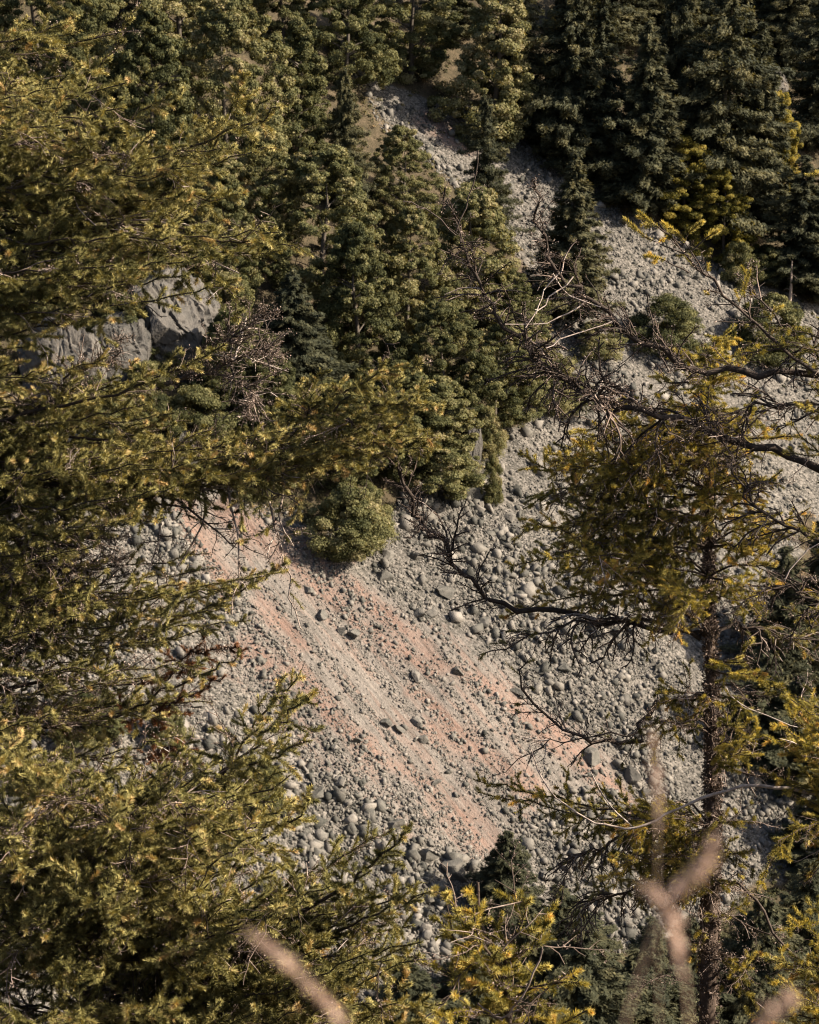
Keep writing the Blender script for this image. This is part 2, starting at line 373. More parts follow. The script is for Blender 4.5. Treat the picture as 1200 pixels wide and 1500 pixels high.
CLUST = [((420, 1140), (640, 1340), 55, 'coarse grey boulder in the rubble apron left of the scree foot'),
         ((760, 920), (1010, 1330), 75, 'coarse grey boulder in the rubble field left of the mossy trunk'),
         ((570, 730), (780, 960), 42, 'grey boulder in the rubble under the long bare branches'),
         ((230, 980), (380, 1100), 26, 'rounded grey boulder in the rubble behind the left spruce'),
         ((800, 220), (1190, 560), 26, 'grey boulder scattered in the upper scree chute')]
k = 100
for (x0, y0), (x1, y1), n, lab in CLUST:
    j = 0
    while j < n:
        a = random.uniform(x0, x1); b = random.uniform(y0, y1)
        s_, f_, q_ = zones(np.array([a]), np.array([b]))
        if s_[0] < .5 or f_[0] > .5: 
            if random.random() > .02: continue
        place_boulder(k, a, b, min(26, random.paretovariate(2.2) * (7.5 if y0 > 600 else 5)), lab, 'boulders on the scree'); k += 1; j += 1

# ------------------------------------------------------------------ rock outcrops
def crag_mesh(seed):
    import bmesh
    bm = bmesh.new(); bmesh.ops.create_icosphere(bm, subdivisions=6, radius=1)
    me = bpy.data.meshes.new('rock_outcrop'); bm.to_mesh(me); bm.free()
    V = np.empty(len(me.vertices) * 3, np.float32); me.vertices.foreach_get('co', V); V = V.reshape(-1, 3).astype(float); r = np.random.default_rng(seed)
    N0 = V.copy(); V *= 1 + .32 * fbm(V[:, 0] * 1.6 + seed, V[:, 1] * 1.6 + V[:, 2] * 1.2, seed, 4)[:, None]
    for _ in range(44):
        nr = unit(r.normal(size=3) * np.array((1, 1, .6))); k = np.maximum(V @ nr - r.uniform(.55, .95), 0); V -= nr * k[:, None]
    x, y, z = V.T; wx = x + .15 * fbm(z * 2, y * 2, seed, 2); 
    cr = np.abs(fbm(wx * 3.1 + y * 2.2 + seed, z * .9 + y, seed + 3, 3)); cr2 = np.abs(fbm(wx * 7 + seed, z * 3 - y * 5, seed + 5, 3)); lay = np.abs(vn(z * 4.5 + x * 1.5, y * 1.2 + x * .6, seed + 6))
    d = -.13 * np.clip(1 - cr * 9, 0, 1) - .035 * np.clip(1 - cr2 * 5, 0, 1) - .02 * np.clip(1 - lay * 6, 0, 1) + .03 * fbm(x * 3, z * 3 + y * 2, seed, 4) + .008 * fbm(x * 14, z * 14 + y * 9, seed, 3)
    V += N0 * d[:, None]
    me.vertices.foreach_set('co', V.astype(np.float32).ravel()); a = me.attributes.new('tone', 'FLOAT', 'POINT'); a.data.foreach_set('value', np.full(len(V), .42).astype(np.float32))
    me.materials.append(M_cliff); me.update(); return me
def crag(px, py, wpx, hpx, seed, label):
    p = hit(px, py); s = (p @ FWD) / K
    root = link('rock_outcrop', crag_mesh(seed)); root.location = (p[0], p[1] + wpx * s * .15, p[2] + hpx * s * .30)
    root.scale = (wpx * s * .56, wpx * s * .42, hpx * s * .62); root.rotation_euler = (R(-14), R(10), (seed % 7) * .2)
    tag(root, label, 'rock', 'rock outcrops in the hillside'); return root
crag(245, 535, 210, 200, 201, 'cracked grey cliff with orange stain showing between the left spruce branches')
crag(175, 560, 120, 130, 213, 'grey cliff block at the left end of the cracked cliff')
crag(300, 545, 70, 120, 214, 'narrow cliff block at the right end of the cracked cliff')
crag(80, 590, 150, 160, 203, 'grey rock face behind the leftmost spruce foliage')
crag(692, 690, 34, 95, 204, 'small mossy crag standing under the round trees at the scree edge')
crag(570, 490, 26, 46, 205, 'white rock knob between the round trees')
crag(1135, 150, 70, 60, 206, 'sunlit rock rib beside the tall shaded conifers')
crag(60, 800, 150, 110, 207, 'grey rock slope behind the brown twig tangle')
crag(270, 690, 70, 70, 208, 'rock ledge below the shrub behind the spruce sprays')

# ------------------------------------------------------------------ hillside trees
def leaf_tris(C, Nn, size, aspect=1.0, along=None):
    """C (N,3) centres, Nn (N,3) normals -> triangles"""
    n = len(C)
    a = rng.normal(size=(n, 3)) if along is None else along
    T = a - (a * Nn).sum(1)[:, None] * Nn; T /= np.linalg.norm(T, axis=1)[:, None] + 1e-9
    B = np.cross(Nn, T); s = (size * rng.uniform(.6, 1.4, n))[:, None]
    v = np.stack([C + T * s * aspect, C - T * s * .5 * aspect + B * s * .7, C - T * s * .5 * aspect - B * s * .7], 1)
    return v.reshape(-1, 3)
def norm(a): return a / (np.linalg.norm(a, axis=1)[:, None] + 1e-9)
def round_crown(seed, w=.42, pointy=.5, nclump=200, per=360, leaf=.0078, base=.06, cmin=.016, cmax=.056, mat=None):
    nclump = int(nclump * (1.45 if cmax < .07 else 1))
    """unit-height tree; ragged crown of many leaf sprays over an uneven, lopsided outline"""
    global rng
    rng = np.random.default_rng(seed); Cs = []; Ns = []; Ts = []; lx, ly = rng.normal(0, .05, 2); nl = int(rng.integers(4, 7)); lob = rng.uniform(0, 6.28, nl); lz = rng.uniform(.1, .75, nl)
    for i in range(nclump):
        z = base + (1 - base) * (rng.random() ** .9)
        t = (z - base) / (1 - base)
        rad = w * (min(1, .45 + t * 2.2)) * ((1 - t) ** pointy * .95 + .05)
        a = rng.random() * 6.283; rad *= 1 + .38 * vn(math.cos(a) * 1.7 + seed * 3.1, math.sin(a) * 1.7 + t * 5, seed) + .22 * max(np.exp(-((np.cos(a - lob) - 1) * 5) ** 2 - ((t - lz) * 6) ** 2))
        q = math.sqrt(rng.uniform(.25, 1.2))
        c = np.array((math.cos(a) * rad * q + lx * t, math.sin(a) * rad * q + ly * t, z - .03 - .12 * rad * q))
        cr = rng.uniform(cmin, cmax) * (1.1 - .4 * t)
        out = unit(np.array((math.cos(a), math.sin(a), .55)))
        d = norm(rng.normal(size=(per, 3)) + out * .55)
        k = rng.uniform(.1, 1.25, per) ** .6
        st = rng.uniform(.7, 1.5)
        C_ = d * (cr * k)[:, None] * np.array((1.15, 1.15, .75)); C_ += out * (C_ @ out)[:, None] * (st - 1)
        Cs.append(c + C_); Ns.append(norm(d * .8 + np.array((0, 0, .35)) + rng.normal(0, .55, (per, 3))))
        Ts.append(np.clip(rng.normal(.45, .17) + .15 * (k - .7) + rng.normal(0, .14, per), 0, 1))
    C = np.concatenate(Cs); Nn = np.concatenate(Ns); T = np.concatenate(Ts)
    v = leaf_tris(C, Nn, leaf)
    return mesh('crown', v, np.arange(len(v)).reshape(-1, 3), mat or M_round, np.repeat(T, 3))
def tree_trunk(h=.8, r=.018, seed=0, limbs=9, w=.25):
    rr = random.Random(seed); t = Tubes(6)
    P = spline([(0, 0, -.06), (.01, 0, h * .4), (-.008, .01, h * .75), (0, 0, h)], 10); t.add(P, np.linspace(r, r * .2, 10), .5)
    for i in range(limbs):
        z = h * rr.uniform(.15, .9); a = rr.uniform(0, 6.28); l = w * rr.uniform(.6, 1)
        t.add(spline([(0, 0, z), (math.cos(a) * l * .5, math.sin(a) * l * .5, z + .05), (math.cos(a) * l, math.sin(a) * l, z + .07)], 5), np.linspace(r * .35, r * .08, 5), .5, 4)
    return t.mesh('trunk', M_btrunk)
def conifer_crown(seed, w=.17, whorls=44, dens=1.0, ragged=.3, base=.06):
    global rng
    rng = np.random.default_rng(seed); Cs = []; Ns = []; As = []; Ts = []
    for i in range(whorls):
        t = (i + rng.random()) / whorls; z = base + (1 - base) * t
        L = w * ((1 - t) ** .75 * .95 + .05) * (1 if t > .12 else .55 + 3.7 * t)
        nb = int(7 + 3 * (1 - t)); a0 = rng.random() * 6.28
        for b in range(nb):
            if rng.random() < .1 * ragged * 3: continue
            a = a0 + b * 6.283 / nb + rng.normal(0, .2); l = L * (1 + rng.normal(0, ragged))
            if l <= .004: l = .01
            n = int(max(16, 2200 * l * dens)); q = rng.random(n) ** .7
            dr = np.array((math.cos(a), math.sin(a), 0)); lat = np.array((-dr[1], dr[0], 0))
            zz = z + .10 * l - q * l * .42 + (q ** 3) * l * .22
            wd = l * .30 * (1 - q * .75)
            c = dr * (q * l)[:, None] + lat * (rng.uniform(-1, 1, n) * wd)[:, None]; c[:, 2] += zz + rng.normal(0, .007, n) - .012 * rng.random(n)
            Cs.append(c); Ns.append(norm(np.array((0, 0, 1.0)) + dr * .35 + rng.normal(0, .55, (n, 3)))); As.append(dr + lat * rng.normal(0, .6, n)[:, None] - np.array((0, 0, .3)))
            Ts.append(np.clip(rng.normal(.4, .12) + .18 * (q - .5) + rng.normal(0, .1, n), 0, 1))
    C = np.concatenate(Cs); Nn = np.concatenate(Ns); v = leaf_tris(C, Nn, .0049, 2.4, np.concatenate(As))
    return mesh('crown', v, np.arange(len(v)).reshape(-1, 3), M_conf, np.repeat(np.concatenate(Ts), 3))
def shrub_foliage(seed):
    me = round_crown(seed, .52, .4, 110, 420, .015, .02, .06, .16); me.name = 'foliage'; return me
ROUND = [(round_crown(300 + i, w, p, n), tree_trunk(.75, .02, i)) for i, (w, p, n) in enumerate([(.36, .5, 240), (.44, .45, 270), (.30, .7, 210), (.46, .4, 280), (.40, .6, 250), (.34, .45, 230), (.40, .75, 240), (.32, .4, 230)])]
LIME = [(round_crown(330 + i, w, p, 220, mat=M_lime), ROUND[i][1]) for i, (w, p) in enumerate([(.38, .5), (.34, .45), (.30, .6)])]
CONI = [(conifer_crown(400 + i, w, wh, d, rg), tree_trunk(.97, .014, 50 + i, 0)) for i, (w, wh, d, rg) in enumerate([(.17, 46, 1.0, .25), (.20, 42, 1.0, .35), (.14, 48, 1.1, .3), (.22, 38, .8, .5), (.18, 40, .6, .45), (.16, 34, .8, .5), (.24, 44, .9, .35)])]
SHRUB = [(shrub_foliage(500 + i), tree_trunk(.5, .03, 70 + i, 7, .3)) for i in range(4)]
def hill_tree(kind, px, py, hpx, wpx, label, seed):
    p = hit(px, py); d = p @ FWD
    r = random.Random(seed)
    H = hpx * d / K / .95; W = wpx * d / K
    lib, name, cat, parts = {'R': (ROUND, 'leafy_tree', 'tree', ('crown', 'trunk')), 'Y': (LIME, 'leafy_tree', 'tree', ('crown', 'trunk')), 'C': (CONI, 'conifer_tree', 'tree', ('crown', 'trunk')), 'S': (SHRUB, 'shrub', 'shrub', ('foliage', 'stem'))}[kind]
    cm, tm = lib[seed % len(lib)]
    root = empty(name, (p[0], p[1], p[2] - .02 * H))
    bw = {'R': 2 * (.36, .44, .30, .46, .40, .34, .40, .32)[seed % 8] * .90, 'Y': .60, 'C': 2 * (.17, .20, .14, .22, .18, .16, .24)[seed % 7] * .95, 'S': 1.15}[kind]
    root.scale = (W / bw, W / bw, H); root.rotation_euler = (r.uniform(-.06, .06), r.uniform(-.06, .06), r.uniform(0, 6.28))
    c = link(parts[0], cm, root); t = link(parts[1], tm, root)
    tag(root, label, cat, {'R': 'leafy trees on the hillside', 'Y': 'leafy trees on the hillside', 'C': 'conifers on the hillside', 'S': 'shrubs on the hillside'}[kind])
    return root
TREES = [
 # kind, base px, base py, height px, width px, label
 ('R', 335, 250, 245, 190, 'big pale olive tree at the top, right of the spruce tip'),
 ('R', 225, 275, 260, 160, 'grey green tree seen behind the upper spruce sprays'),
 ('R', 130, 190, 220, 150, 'dim tree behind the topmost spruce branch'),
 ('R', 505, 120, 190, 130, 'tan sunlit tree at the top edge above the narrow scree tongue'),
 ('R', 604, 112, 190, 130, 'dark green round tree at the top edge left of the tiered tree'),
 ('R', 440, 240, 205, 100, 'slim bluish green tree right of the big pale olive tree'),
 ('C', 508, 310, 205, 75, 'dark pointed conifer standing left of the narrow scree tongue'),
 ('R', 590, 332, 145, 100, 'round dark crowned tree below the narrow scree tongue'),
 ('R', 470, 430, 210, 200, 'broad green tree, widest crown in the middle of the slope'),
 ('R', 525, 545, 220, 150, 'sunlit tall tree just right below the broad green tree'),
 ('C', 425, 585, 190, 130, 'shaded conifer at the left foot of the broad green tree'),
 ('R', 595, 480, 180, 115, 'olive tree between the broad green tree and the bare branch tip'),
 ('R', 690, 485, 215, 130, 'lopsided pyramid tree with sunlit right side behind the bare branch'),
 ('R', 722, 205, 240, 140, 'tall tiered tree with pale sunlit layers at the top'),
 ('C', 715, 350, 205, 80, 'conifer with visible trunk standing in the upper scree below the tiered tree'),
 ('C', 832, 465, 230, 115, 'lone conifer in the scree chute right of the bare branch'),
 ('C', 770, 205, 260, 100, 'shaded conifer immediately right of the tiered tree'),
 ('C', 822, 245, 320, 120, 'tall dark conifer second from the tiered tree'),
 ('C', 882, 280, 290, 110, 'dark slender conifer in the shaded group above the chute'),
 ('C', 940, 310, 265, 120, 'pointed conifer with thin grey trunk in the shaded group'),
 ('C', 985, 260, 330, 110, 'conifer glimpsed behind the pointed one in the shaded group'),
 ('C', 1040, 330, 360, 165, 'largest dark conifer of the shaded group, its top cut by the frame'),
 ('C', 1100, 340, 290, 120, 'conifer with glowing yellow right edge'),
 ('Y', 1002, 335, 135, 100, 'small yellow green tree at the foot of the largest dark conifer'),
 ('Y', 1060, 375, 130, 85, 'rounded bright bush tree right of the small yellow green tree'),
 ('C', 1165, 420, 190, 110, 'dark conifer at the right edge above the scree'),
 ('C', 1205, 440, 200, 100, 'conifer half cut by the right edge above the scree'),
 ('C', 1150, 110, 200, 100, 'black shaded conifer near the upper right corner'),  # added conifer, gives the darkness of a cliff in shade
 ('C', 1195, 220, 230, 110, 'shaded conifer at the upper right edge below the corner'),
 ('C', 1080, 60, 180, 110, 'shaded conifer at the top edge above the largest dark one'),
 ('C', 900, 70, 190, 110, 'shaded conifer at the top edge above the slender one'),
 ('C', 660, 60, 150, 100, 'dim conifer top between the dark round tree and the tiered tree'),
 ('C', 1195, 40, 160, 110, 'dark conifer filling the upper right corner'),  # added to darken the corner where the slope lies in shade
 ('R', 415, 75, 150, 110, 'dark shaded tree at the top behind the slim bluish tree'),
 ('R', 650, 600, 165, 140, 'olive tree above the small mossy crag'),
 ('R', 725, 615, 150, 120, 'dark bushy tree right of the olive tree by the crag'),
 ('R', 770, 585, 130, 100, 'round tree at the scree edge beside the long bare branch'),
 ('R', 640, 715, 165, 130, 'large bush tree leaning over the small mossy crag'),
 ('R', 580, 690, 170, 140, 'dark tree behind the central spruce spray'),
 ('R', 490, 700, 150, 150, 'shaded tree hidden behind the central spruce spray, left of the dark one'),
 ('R', 400, 660, 140, 120, 'dark tree behind the brown lichen tuft'),
 ('R', 330, 440, 190, 130, 'green tree behind the right tips of the upper spruce'),
 ('R', 385, 340, 150, 120, 'yellowish tree above the broad green tree'),
 ('R', 60, 330, 200, 150, 'grey tree behind the left edge spruce sprays'),
 ('R', 150, 420, 180, 150, 'grey green tree above the cracked cliff'),
 ('R', 20, 470, 160, 130, 'dim tree at the left edge above the rock face'),
 ('R', 300, 330, 120, 110, 'pale tree behind the second spruce tip'),
 ('R', 755, 500, 110, 90, 'small sunlit tree under the upper bare branch'),
 ('C', 738, 1345, 145, 100, 'small slim conifer at the foot of the scree'),
 ('C', 850, 1560, 235, 190, 'broad dark conifer in the bottom valley, middle of the group'),
 ('C', 770, 1520, 210, 150, 'dark conifer left of the broad one in the bottom valley'),
 ('C', 935, 1540, 220, 130, 'slender conifer right of the broad one in the bottom valley'),
 ('C', 690, 1530, 190, 140, 'dark conifer behind the yellow sapling'),
 ('C', 825, 1400, 110, 110, 'short bushy conifer behind the broad one in the bottom valley'),
 ('C', 1000, 1500, 180, 130, 'dark conifer just left of the mossy trunk'),
 ('C', 1100, 1500, 220, 150, 'dark conifer just right of the mossy trunk'),
 ('C', 1180, 1460, 230, 150, 'dark conifer at the lower right edge'),
 ('C', 1200, 1280, 160, 120, 'conifer at the right edge beside the hanging golden twigs'),
 ('C', 1150, 1010, 220, 130, 'green shaded conifer behind the right side golden sprays'),
 ('C', 1205, 1010, 300, 140, 'tall green conifer at the right edge, middle height'),
 ('C', 1115, 1110, 160, 110, 'conifer half hidden right of the trunk, above the golden sprays'),
 ('C', 1170, 1150, 170, 120, 'conifer below the green shaded one on the right'),
 ('C', 600, 1560, 170, 150, 'conifer at the bottom edge left of the sapling'),
 ('R', 265, 80, 170, 150, 'olive tree at the top edge just right of the topmost spruce tip'),
 ('R', 60, 110, 200, 170, 'dim tree at the top left corner behind the spruce'),
 ('R', 180, 20, 150, 160, 'shaded tree crown at the top edge behind the spruce tip'),
 ('R', 330, 0, 140, 150, 'shaded tree crown cut by the top edge above the big pale olive tree'),
 ('S', 200, 415, 90, 110, 'shrub on the brow of the cracked cliff'),
 ('S', 285, 410, 70, 90, 'small shrub on the brow at the right end of the cracked cliff'),
 ('C', 945, 60, 170, 110, 'shaded conifer at the top edge left of the largest dark one'),
 ('C', 1010, 40, 170, 110, 'shaded conifer behind the largest dark one at the top edge'),
 ('C', 850, 60, 150, 100, 'shaded conifer at the top edge behind the tall second one'),
 ('R', 345, 615, 165, 125, 'dark tree at the right foot of the cracked cliff'),
 ('R', 300, 575, 90, 90, 'low dark tree against the right side of the cracked cliff'),
 ('S', 165, 660, 80, 120, 'olive shrub on the slope left of the bright green shrub'),
 ('S', 230, 640, 60, 80, 'small dark shrub just left of the bright green shrub'),
 ('S', 120, 600, 70, 90, 'shrub wedged between the cracked cliff and the left rock face'),
 ('S', 380, 720, 60, 90, 'shrub at the forest edge above the pink scree'),
 ('Y', 1132, 325, 190, 75, 'yellow green tree catching the sun right of the largest dark conifer'),
 ('S', 265, 500, 60, 90, 'leafy tuft growing out of the face of the cracked cliff'),
 ('S', 140, 545, 50, 70, 'leafy tuft between the cliff blocks on the left'),
 ('S', 215, 590, 60, 80, 'bush at the base of the cracked cliff'),
 ('S', 330, 480, 90, 90, 'bush closing the right end of the cracked cliff'),
 ('S', 505, 800, 95, 130, 'round green shrub at the upper end of the pink scree'),
 ('S', 545, 790, 80, 80, 'shrub tucked right of the round green shrub'),
 ('S', 822, 600, 75, 85, 'dark bush alone on the middle scree'),
 ('S', 720, 735, 70, 36, 'narrow yellow shrub beside the small mossy crag'),
 ('S', 715, 665, 70, 60, 'shrub growing on top of the small mossy crag'),
 ('S', 880, 520, 50, 80, 'low olive shrub in the scree under the bare branch'),
 ('S', 975, 512, 75, 120, 'wide olive shrub in the chute behind the dead branches'),
 ('S', 1120, 520, 90, 120, 'grey green scrub behind the right hand branches'),
 ('S', 1085, 415, 60, 70, 'small shrub under the rounded bright bush tree'),
 ('S', 1120, 410, 50, 70, 'low shrub beside the grey snag'),
 ('S', 292, 655, 90, 100, 'bright green shrub below the cracked cliff'),
 ('S', 185, 510, 80, 110, 'olive shrub growing on the cracked cliff'),
 ('S', 250, 545, 70, 60, 'small shrub at the foot of the cracked cliff'),
 ('S', 130, 1080, 70, 120, 'yellow green shrub behind the lower left spruce'),
 ('S', 250, 1100, 80, 60, 'slim grey shrub in the rubble behind the lower left spruce'),
 ('S', 385, 1190, 80, 70, 'grey green shrub behind the low spruce tip'),
 ('S', 575, 560, 70, 80, 'shrub below the white rock knob'),
]
for i, t in enumerate(TREES): hill_tree(*t[:5], t[5], i * 11 + 3)
def undergrowth(n):
    px = rng.uniform(-40, 1240, n); py = rng.uniform(-30, 1500, n); sc, fi, so = zones(px, py); P = hits_plane(px, py)
    g = vn(P[:, 0] / 3, P[:, 1] / 3, 55); kp = (sc < .5) & (rng.random(n) < .55 + .5 * g) & (P[:, 1] > 60); edge = (sc > .5) & (fi < .5) & (py < 640) & (rng.random(n) < .012); s2 = zones(px + 16, py - 18)[0]; s3 = zones(px - 16, py + 18)[0]; edge = edge | ((sc > .5) & ((s2 < .5) | (s3 < .5)) & (rng.random(n) < .45)); P = P[kp | edge]; m = len(P); k = 46
    rd = rng.uniform(.15, .6, m); d = rng.normal(size=(m, k, 3)) * np.array((.6, .6, .45)); d[..., 2] = np.abs(d[..., 2])
    C = (P[:, None] + d * rd[:, None, None]).reshape(-1, 3); N_ = norm(d.reshape(-1, 3) + np.array((0, 0, .6)) + rng.normal(0, .4, (m * k, 3)))
    v = leaf_tris(C, N_, .085); return mesh('undergrowth', v, np.arange(len(v)).reshape(-1, 3), M_under, np.repeat(np.clip(np.repeat(rng.normal(.4, .22, m), k) + rng.normal(0, .1, m * k), 0, 1), 3))
M_under = leaf_mat('forest undergrowth', [(0, (.022, .024, .010)), (.4, (.065, .062, .026)), (.7, (.13, .105, .05)), (1, (.22, .15, .085))], .15, 1.1, 0)
o = link('undergrowth', undergrowth(14000)); tag(o, 'low scrub and dry litter covering the forest floor between the trees', 'undergrowth', kind='stuff')
# grey snag
def snag(px, py, hpx, label):
    p = hit(px, py); H = hpx * (p @ FWD) / K; root = empty('dead_tree', p)
    t = Tubes(6); t.add(spline([(0, 0, -.3), (.05, 0, H * .4), (-.03, 0, H * .8), (0, 0, H)], 9), np.linspace(.16, .03, 9), .7); link('trunk', t.mesh('trunk', M_dead), root)
    for i in range(7):
        b = Tubes(4); z = H * random.uniform(.25, .85); a = random.uniform(0, 6.28); l = random.uniform(.3, .9)
        b.add(spline([(0, 0, z), (math.cos(a) * l * .6, math.sin(a) * l * .6, z + .02), (math.cos(a) * l, math.sin(a) * l, z - .15)], 5), np.linspace(.03, .008, 5), .6); link('branch', b.mesh('branch', M_dead), root)
    tag(root, label, 'dead tree')
snag(1156, 452, 72, 'bare grey snag standing at the right of the upper scree')

# ------------------------------------------------------------------ near spruces
def needles(shoots, mat, name='needles', M=66, nl=.023, wd=.0019):
    """shoots: rows P(3) D(3) len tone -> one mesh of single needles"""
    S = np.array(shoots); n = len(S); P = S[:, :3]; D = norm(S[:, 3:6]); Ln = S[:, 6]; tone = S[:, 7]
    ref = np.where(np.abs(D[:, 2:3]) < .9, np.array([[0, 0, 1.0]]), np.array([[1.0, 0, 0]]))
    A = norm(np.cross(D, ref)); B = np.cross(D, A)
    t = (np.arange(M)[None, :] + rng.random((n, M))) / M
    ph = rng.random((n, M)) * 6.283
    ang = np.radians(62 - 30 * t ** 2 + rng.normal(0, 9, (n, M)))
    rad = A[:, None, :] * np.cos(ph)[..., None] + B[:, None, :] * np.sin(ph)[..., None]
    d = D[:, None, :] * np.cos(ang)[..., None] + rad * np.sin(ang)[..., None]
    l = nl * rng.uniform(.75, 1.2, (n, M)) * (1 - .25 * t ** 3)
    b = P[:, None, :] + D[:, None, :] * (t * Ln[:, None])[..., None]
    tip = b + d * l[..., None]
    sd = np.cross(d, D[:, None, :]); sd /= np.linalg.norm(sd, axis=2)[..., None] + 1e-9
    tw = rng.normal(0, .4, (n, M))[..., None]; nn = np.cross(d, sd); sd = sd * np.cos(tw) + nn * np.sin(tw)
    v = np.stack([b + sd * wd, tip, b - sd * wd], 2).reshape(-1, 3)
    tn = np.repeat(np.clip((tone[:, None] + .25 * (t - .5) + rng.normal(0, .07, (n, M))).ravel(), 0, 1), 3)
    return mesh(name, v, np.arange(len(v)).reshape(-1, 3), mat, tn)

class Limb:
    """one branch of a near spruce: bark mesh with all its twigs, needles and lichen as sub-parts"""
    def __init__(s, mat, fol=1.0, tone=.45): s.t = Tubes(3); s.sh = []; s.li = []; s.mat = mat; s.fol = fol; s.tone = tone
    def shoots(s, P, tone):
        for a, b in zip(P[:-1], P[1:]):
            l = np.linalg.norm(b - a)
            s.sh.append((*a, *((b - a) / (l + 1e-9)), l * 1.05, tone))
    def twig(s, p, d, L, lvl, fol, r=.0022, droop=.25, tone=None):
        live = random.random() < fol
        n = max(3, int(L / (.055 if live else .04)) + 1); P = [p]; dd = d.copy(); st = L / (n - 1); jit = .09 if live else .19
        for i in range(n - 1):
            dd = unit(dd + np.array((random.gauss(0, jit), random.gauss(0, jit), random.gauss(0, .07) - droop * .16 + (.10 if i > n * .6 else 0))))
            P.append(P[-1] + dd * st)
        P = np.array(P); tn = s.tone + getattr(s, 'off', 0) + random.gauss(0, .19)
        bt = tone + random.gauss(0, .1) if tone is not None else random.gauss(.72, .12) if random.random() < (.35 if fol > .3 else .10) else random.gauss(.26, .13)
        s.t.add(P, np.linspace(r, r * .45, n) * (1 if live else 1.35), .3 if live else bt)
        if live:
            k0 = 0 if (L < .13 or lvl >= 1) else int(n * random.uniform(.2, .5))
            s.shoots(P[k0:], tn)
            if random.random() < .018: s.sh[-1] = (*s.sh[-1][:7], 1.0)
        elif random.random() < .3:
            for q in P: s.li.append((*q, .010))
        if lvl < 2 and L > .09:
            m = int(L / (.048 if live else .045)); sg = random.choice((-1, 1)); lat_up = np.array((random.gauss(0, .3), random.gauss(0, .3), 1.0))
            for j in range(m):
                f = (j + .6 + random.uniform(-.15, .15)) / m
                if f > .95: continue
                i = min(n - 2, int(f * (n - 1))); g = f * (n - 1) - i; q = P[i] * (1 - g) + P[i + 1] * g
                T = unit(P[i + 1] - P[i]); lat = unit(np.cross(T, lat_up)); sg = -sg
                nd = unit(T * .70 + lat * sg * .72 + np.array((0, 0, random.gauss(.03, .16))))
                if live: l2 = min(.15, max(.06, L * (1 - f * .6) * random.uniform(.28, .5)))
                else: l2 = max(.03, L * (1 - f * .75) * random.uniform(.25, .6))
                s.twig(q, nd, l2, lvl + 1 if l2 > .11 else 2, fol if not live else min(1, fol + .3), r * .7, droop, tone)
    def main(s, pts, r0, r1, Lmax=.4, step=.055, s0=.15, fol=None, droop=.25, prof=.7, spread=.9, wig=.010, tone=.25, up=0.22, sides=6):
        fol = s.fol if fol is None else fol
        pts = np.asarray(pts, float); ln = np.linalg.norm(np.diff(pts, axis=0), axis=1).sum(); n = max(8, int(ln / .07)); wig = wig * min(1.0, ln / 1.6)
        P = spline(pts, n); P[1:-1] += np.array([[random.gauss(0, wig) for _ in range(3)] for _ in range(n - 2)])
        s.t.add(P, np.linspace(r0, r1, n) * np.array([random.uniform(.88, 1.15) for _ in range(n)]), tone, sides)
        m = int(ln * (1 - s0) / (step * (.85 if fol > .3 else .8))); sg = 1
        for j in range(m):
            f = s0 + (1 - s0) * (j + random.random()) / m; sg = -sg
            i = min(n - 2, int(f * (n - 1))); g = f * (n - 1) - i; q = P[i] * (1 - g) + P[i + 1] * g; T = unit(P[i + 1] - P[i])
            lat0 = unit(np.cross(T, np.array((0, 0, 1.0)))); upn = np.cross(lat0, T); an = random.gauss(0, spread)
            lat = lat0 * math.cos(an) * sg + upn * math.sin(an)
            nd = unit(T * random.uniform(.5, .9) + lat * .8 + np.array((0, 0, up - droop * .35)))
            ff = (f - s0) / (1 - s0); s.off = .34 * (ff - .55)
            L = Lmax * max(.16, (1 - ff) ** prof * min(1, .35 + ff * 2.2)) * random.uniform(.5, 1.15)
            s.twig(q, nd, L, 0, fol, max(.0018, (.0052 if fol > .3 else .0075) * L / .4), droop)
        if fol > .3: s.shoots(P[int(n * .5):], s.tone)
        s.path = P; return P
    def lichen(s, c, rad, n):
        for _ in range(n):
            d = np.array([random.gauss(0, 1) for _ in range(3)]) * rad * .5
            s.li.append((*(np.asarray(c) + d), random.uniform(.006, .016)))
    def build(s, parent, label=None, bark=None):
        o = link('branch', s.t.mesh('branch', bark or M_bark), parent)
        if label: o['label'] = label
        if s.sh: link('needles', needles(s.sh, s.mat), o)
        if s.li:
            Lc = np.array(s.li); k = 9; C = np.repeat(Lc[:, :3], k, 0) + rng.normal(0, 1, (len(Lc) * k, 3)) * np.repeat(Lc[:, 3], k)[:, None]
            v = leaf_tris(C, norm(rng.normal(size=C.shape)), .0042, 1.2); link('lichen_clumps', mesh('lichen_clumps', v, np.arange(len(v)).reshape(-1, 3), M_lichen, np.repeat(np.clip(rng.normal(.5, .25, len(C)), 0, 1), 3)), o)
        return o
def pl(pts, d0, d1=None):
    d1 = d0 if d1 is None else d1; n = len(pts)
    return [at(x, y, d0 + (d1 - d0) * i / (n - 1)) for i, (x, y) in enumerate(pts)]
def near_tree(label, base_px, d, top_px, r0, r1, mat=None):
    """trunk from the ground under base_px (x at frame) to the top"""
    a = at(*base_px, d); t = at(*top_px, d); 
    gz = float(G(a[0], a[1])); b = np.array((a[0], a[1], gz - .1))
    root = empty('spruce_tree', (0, 0, 0)); root.location = tuple(b)
    P = spline([b, b + (a - b) * .5 + np.array((.02, .03, 0)), a, a + (t - a) * .35 + np.array((.02, 0, 0)), a + (t - a) * .7 - np.array((.02, 0, 0)), t], 40)
    T = Tubes(12); T.add(P - b, np.linspace(r0, r1, 40) * np.array([random.uniform(.93, 1.07) for _ in range(40)]), .42); o = link('trunk', T.mesh('trunk', M_bark), root)
    tag(root, label, 'spruce tree', 'spruces in front of the valley')
    return root, P, o
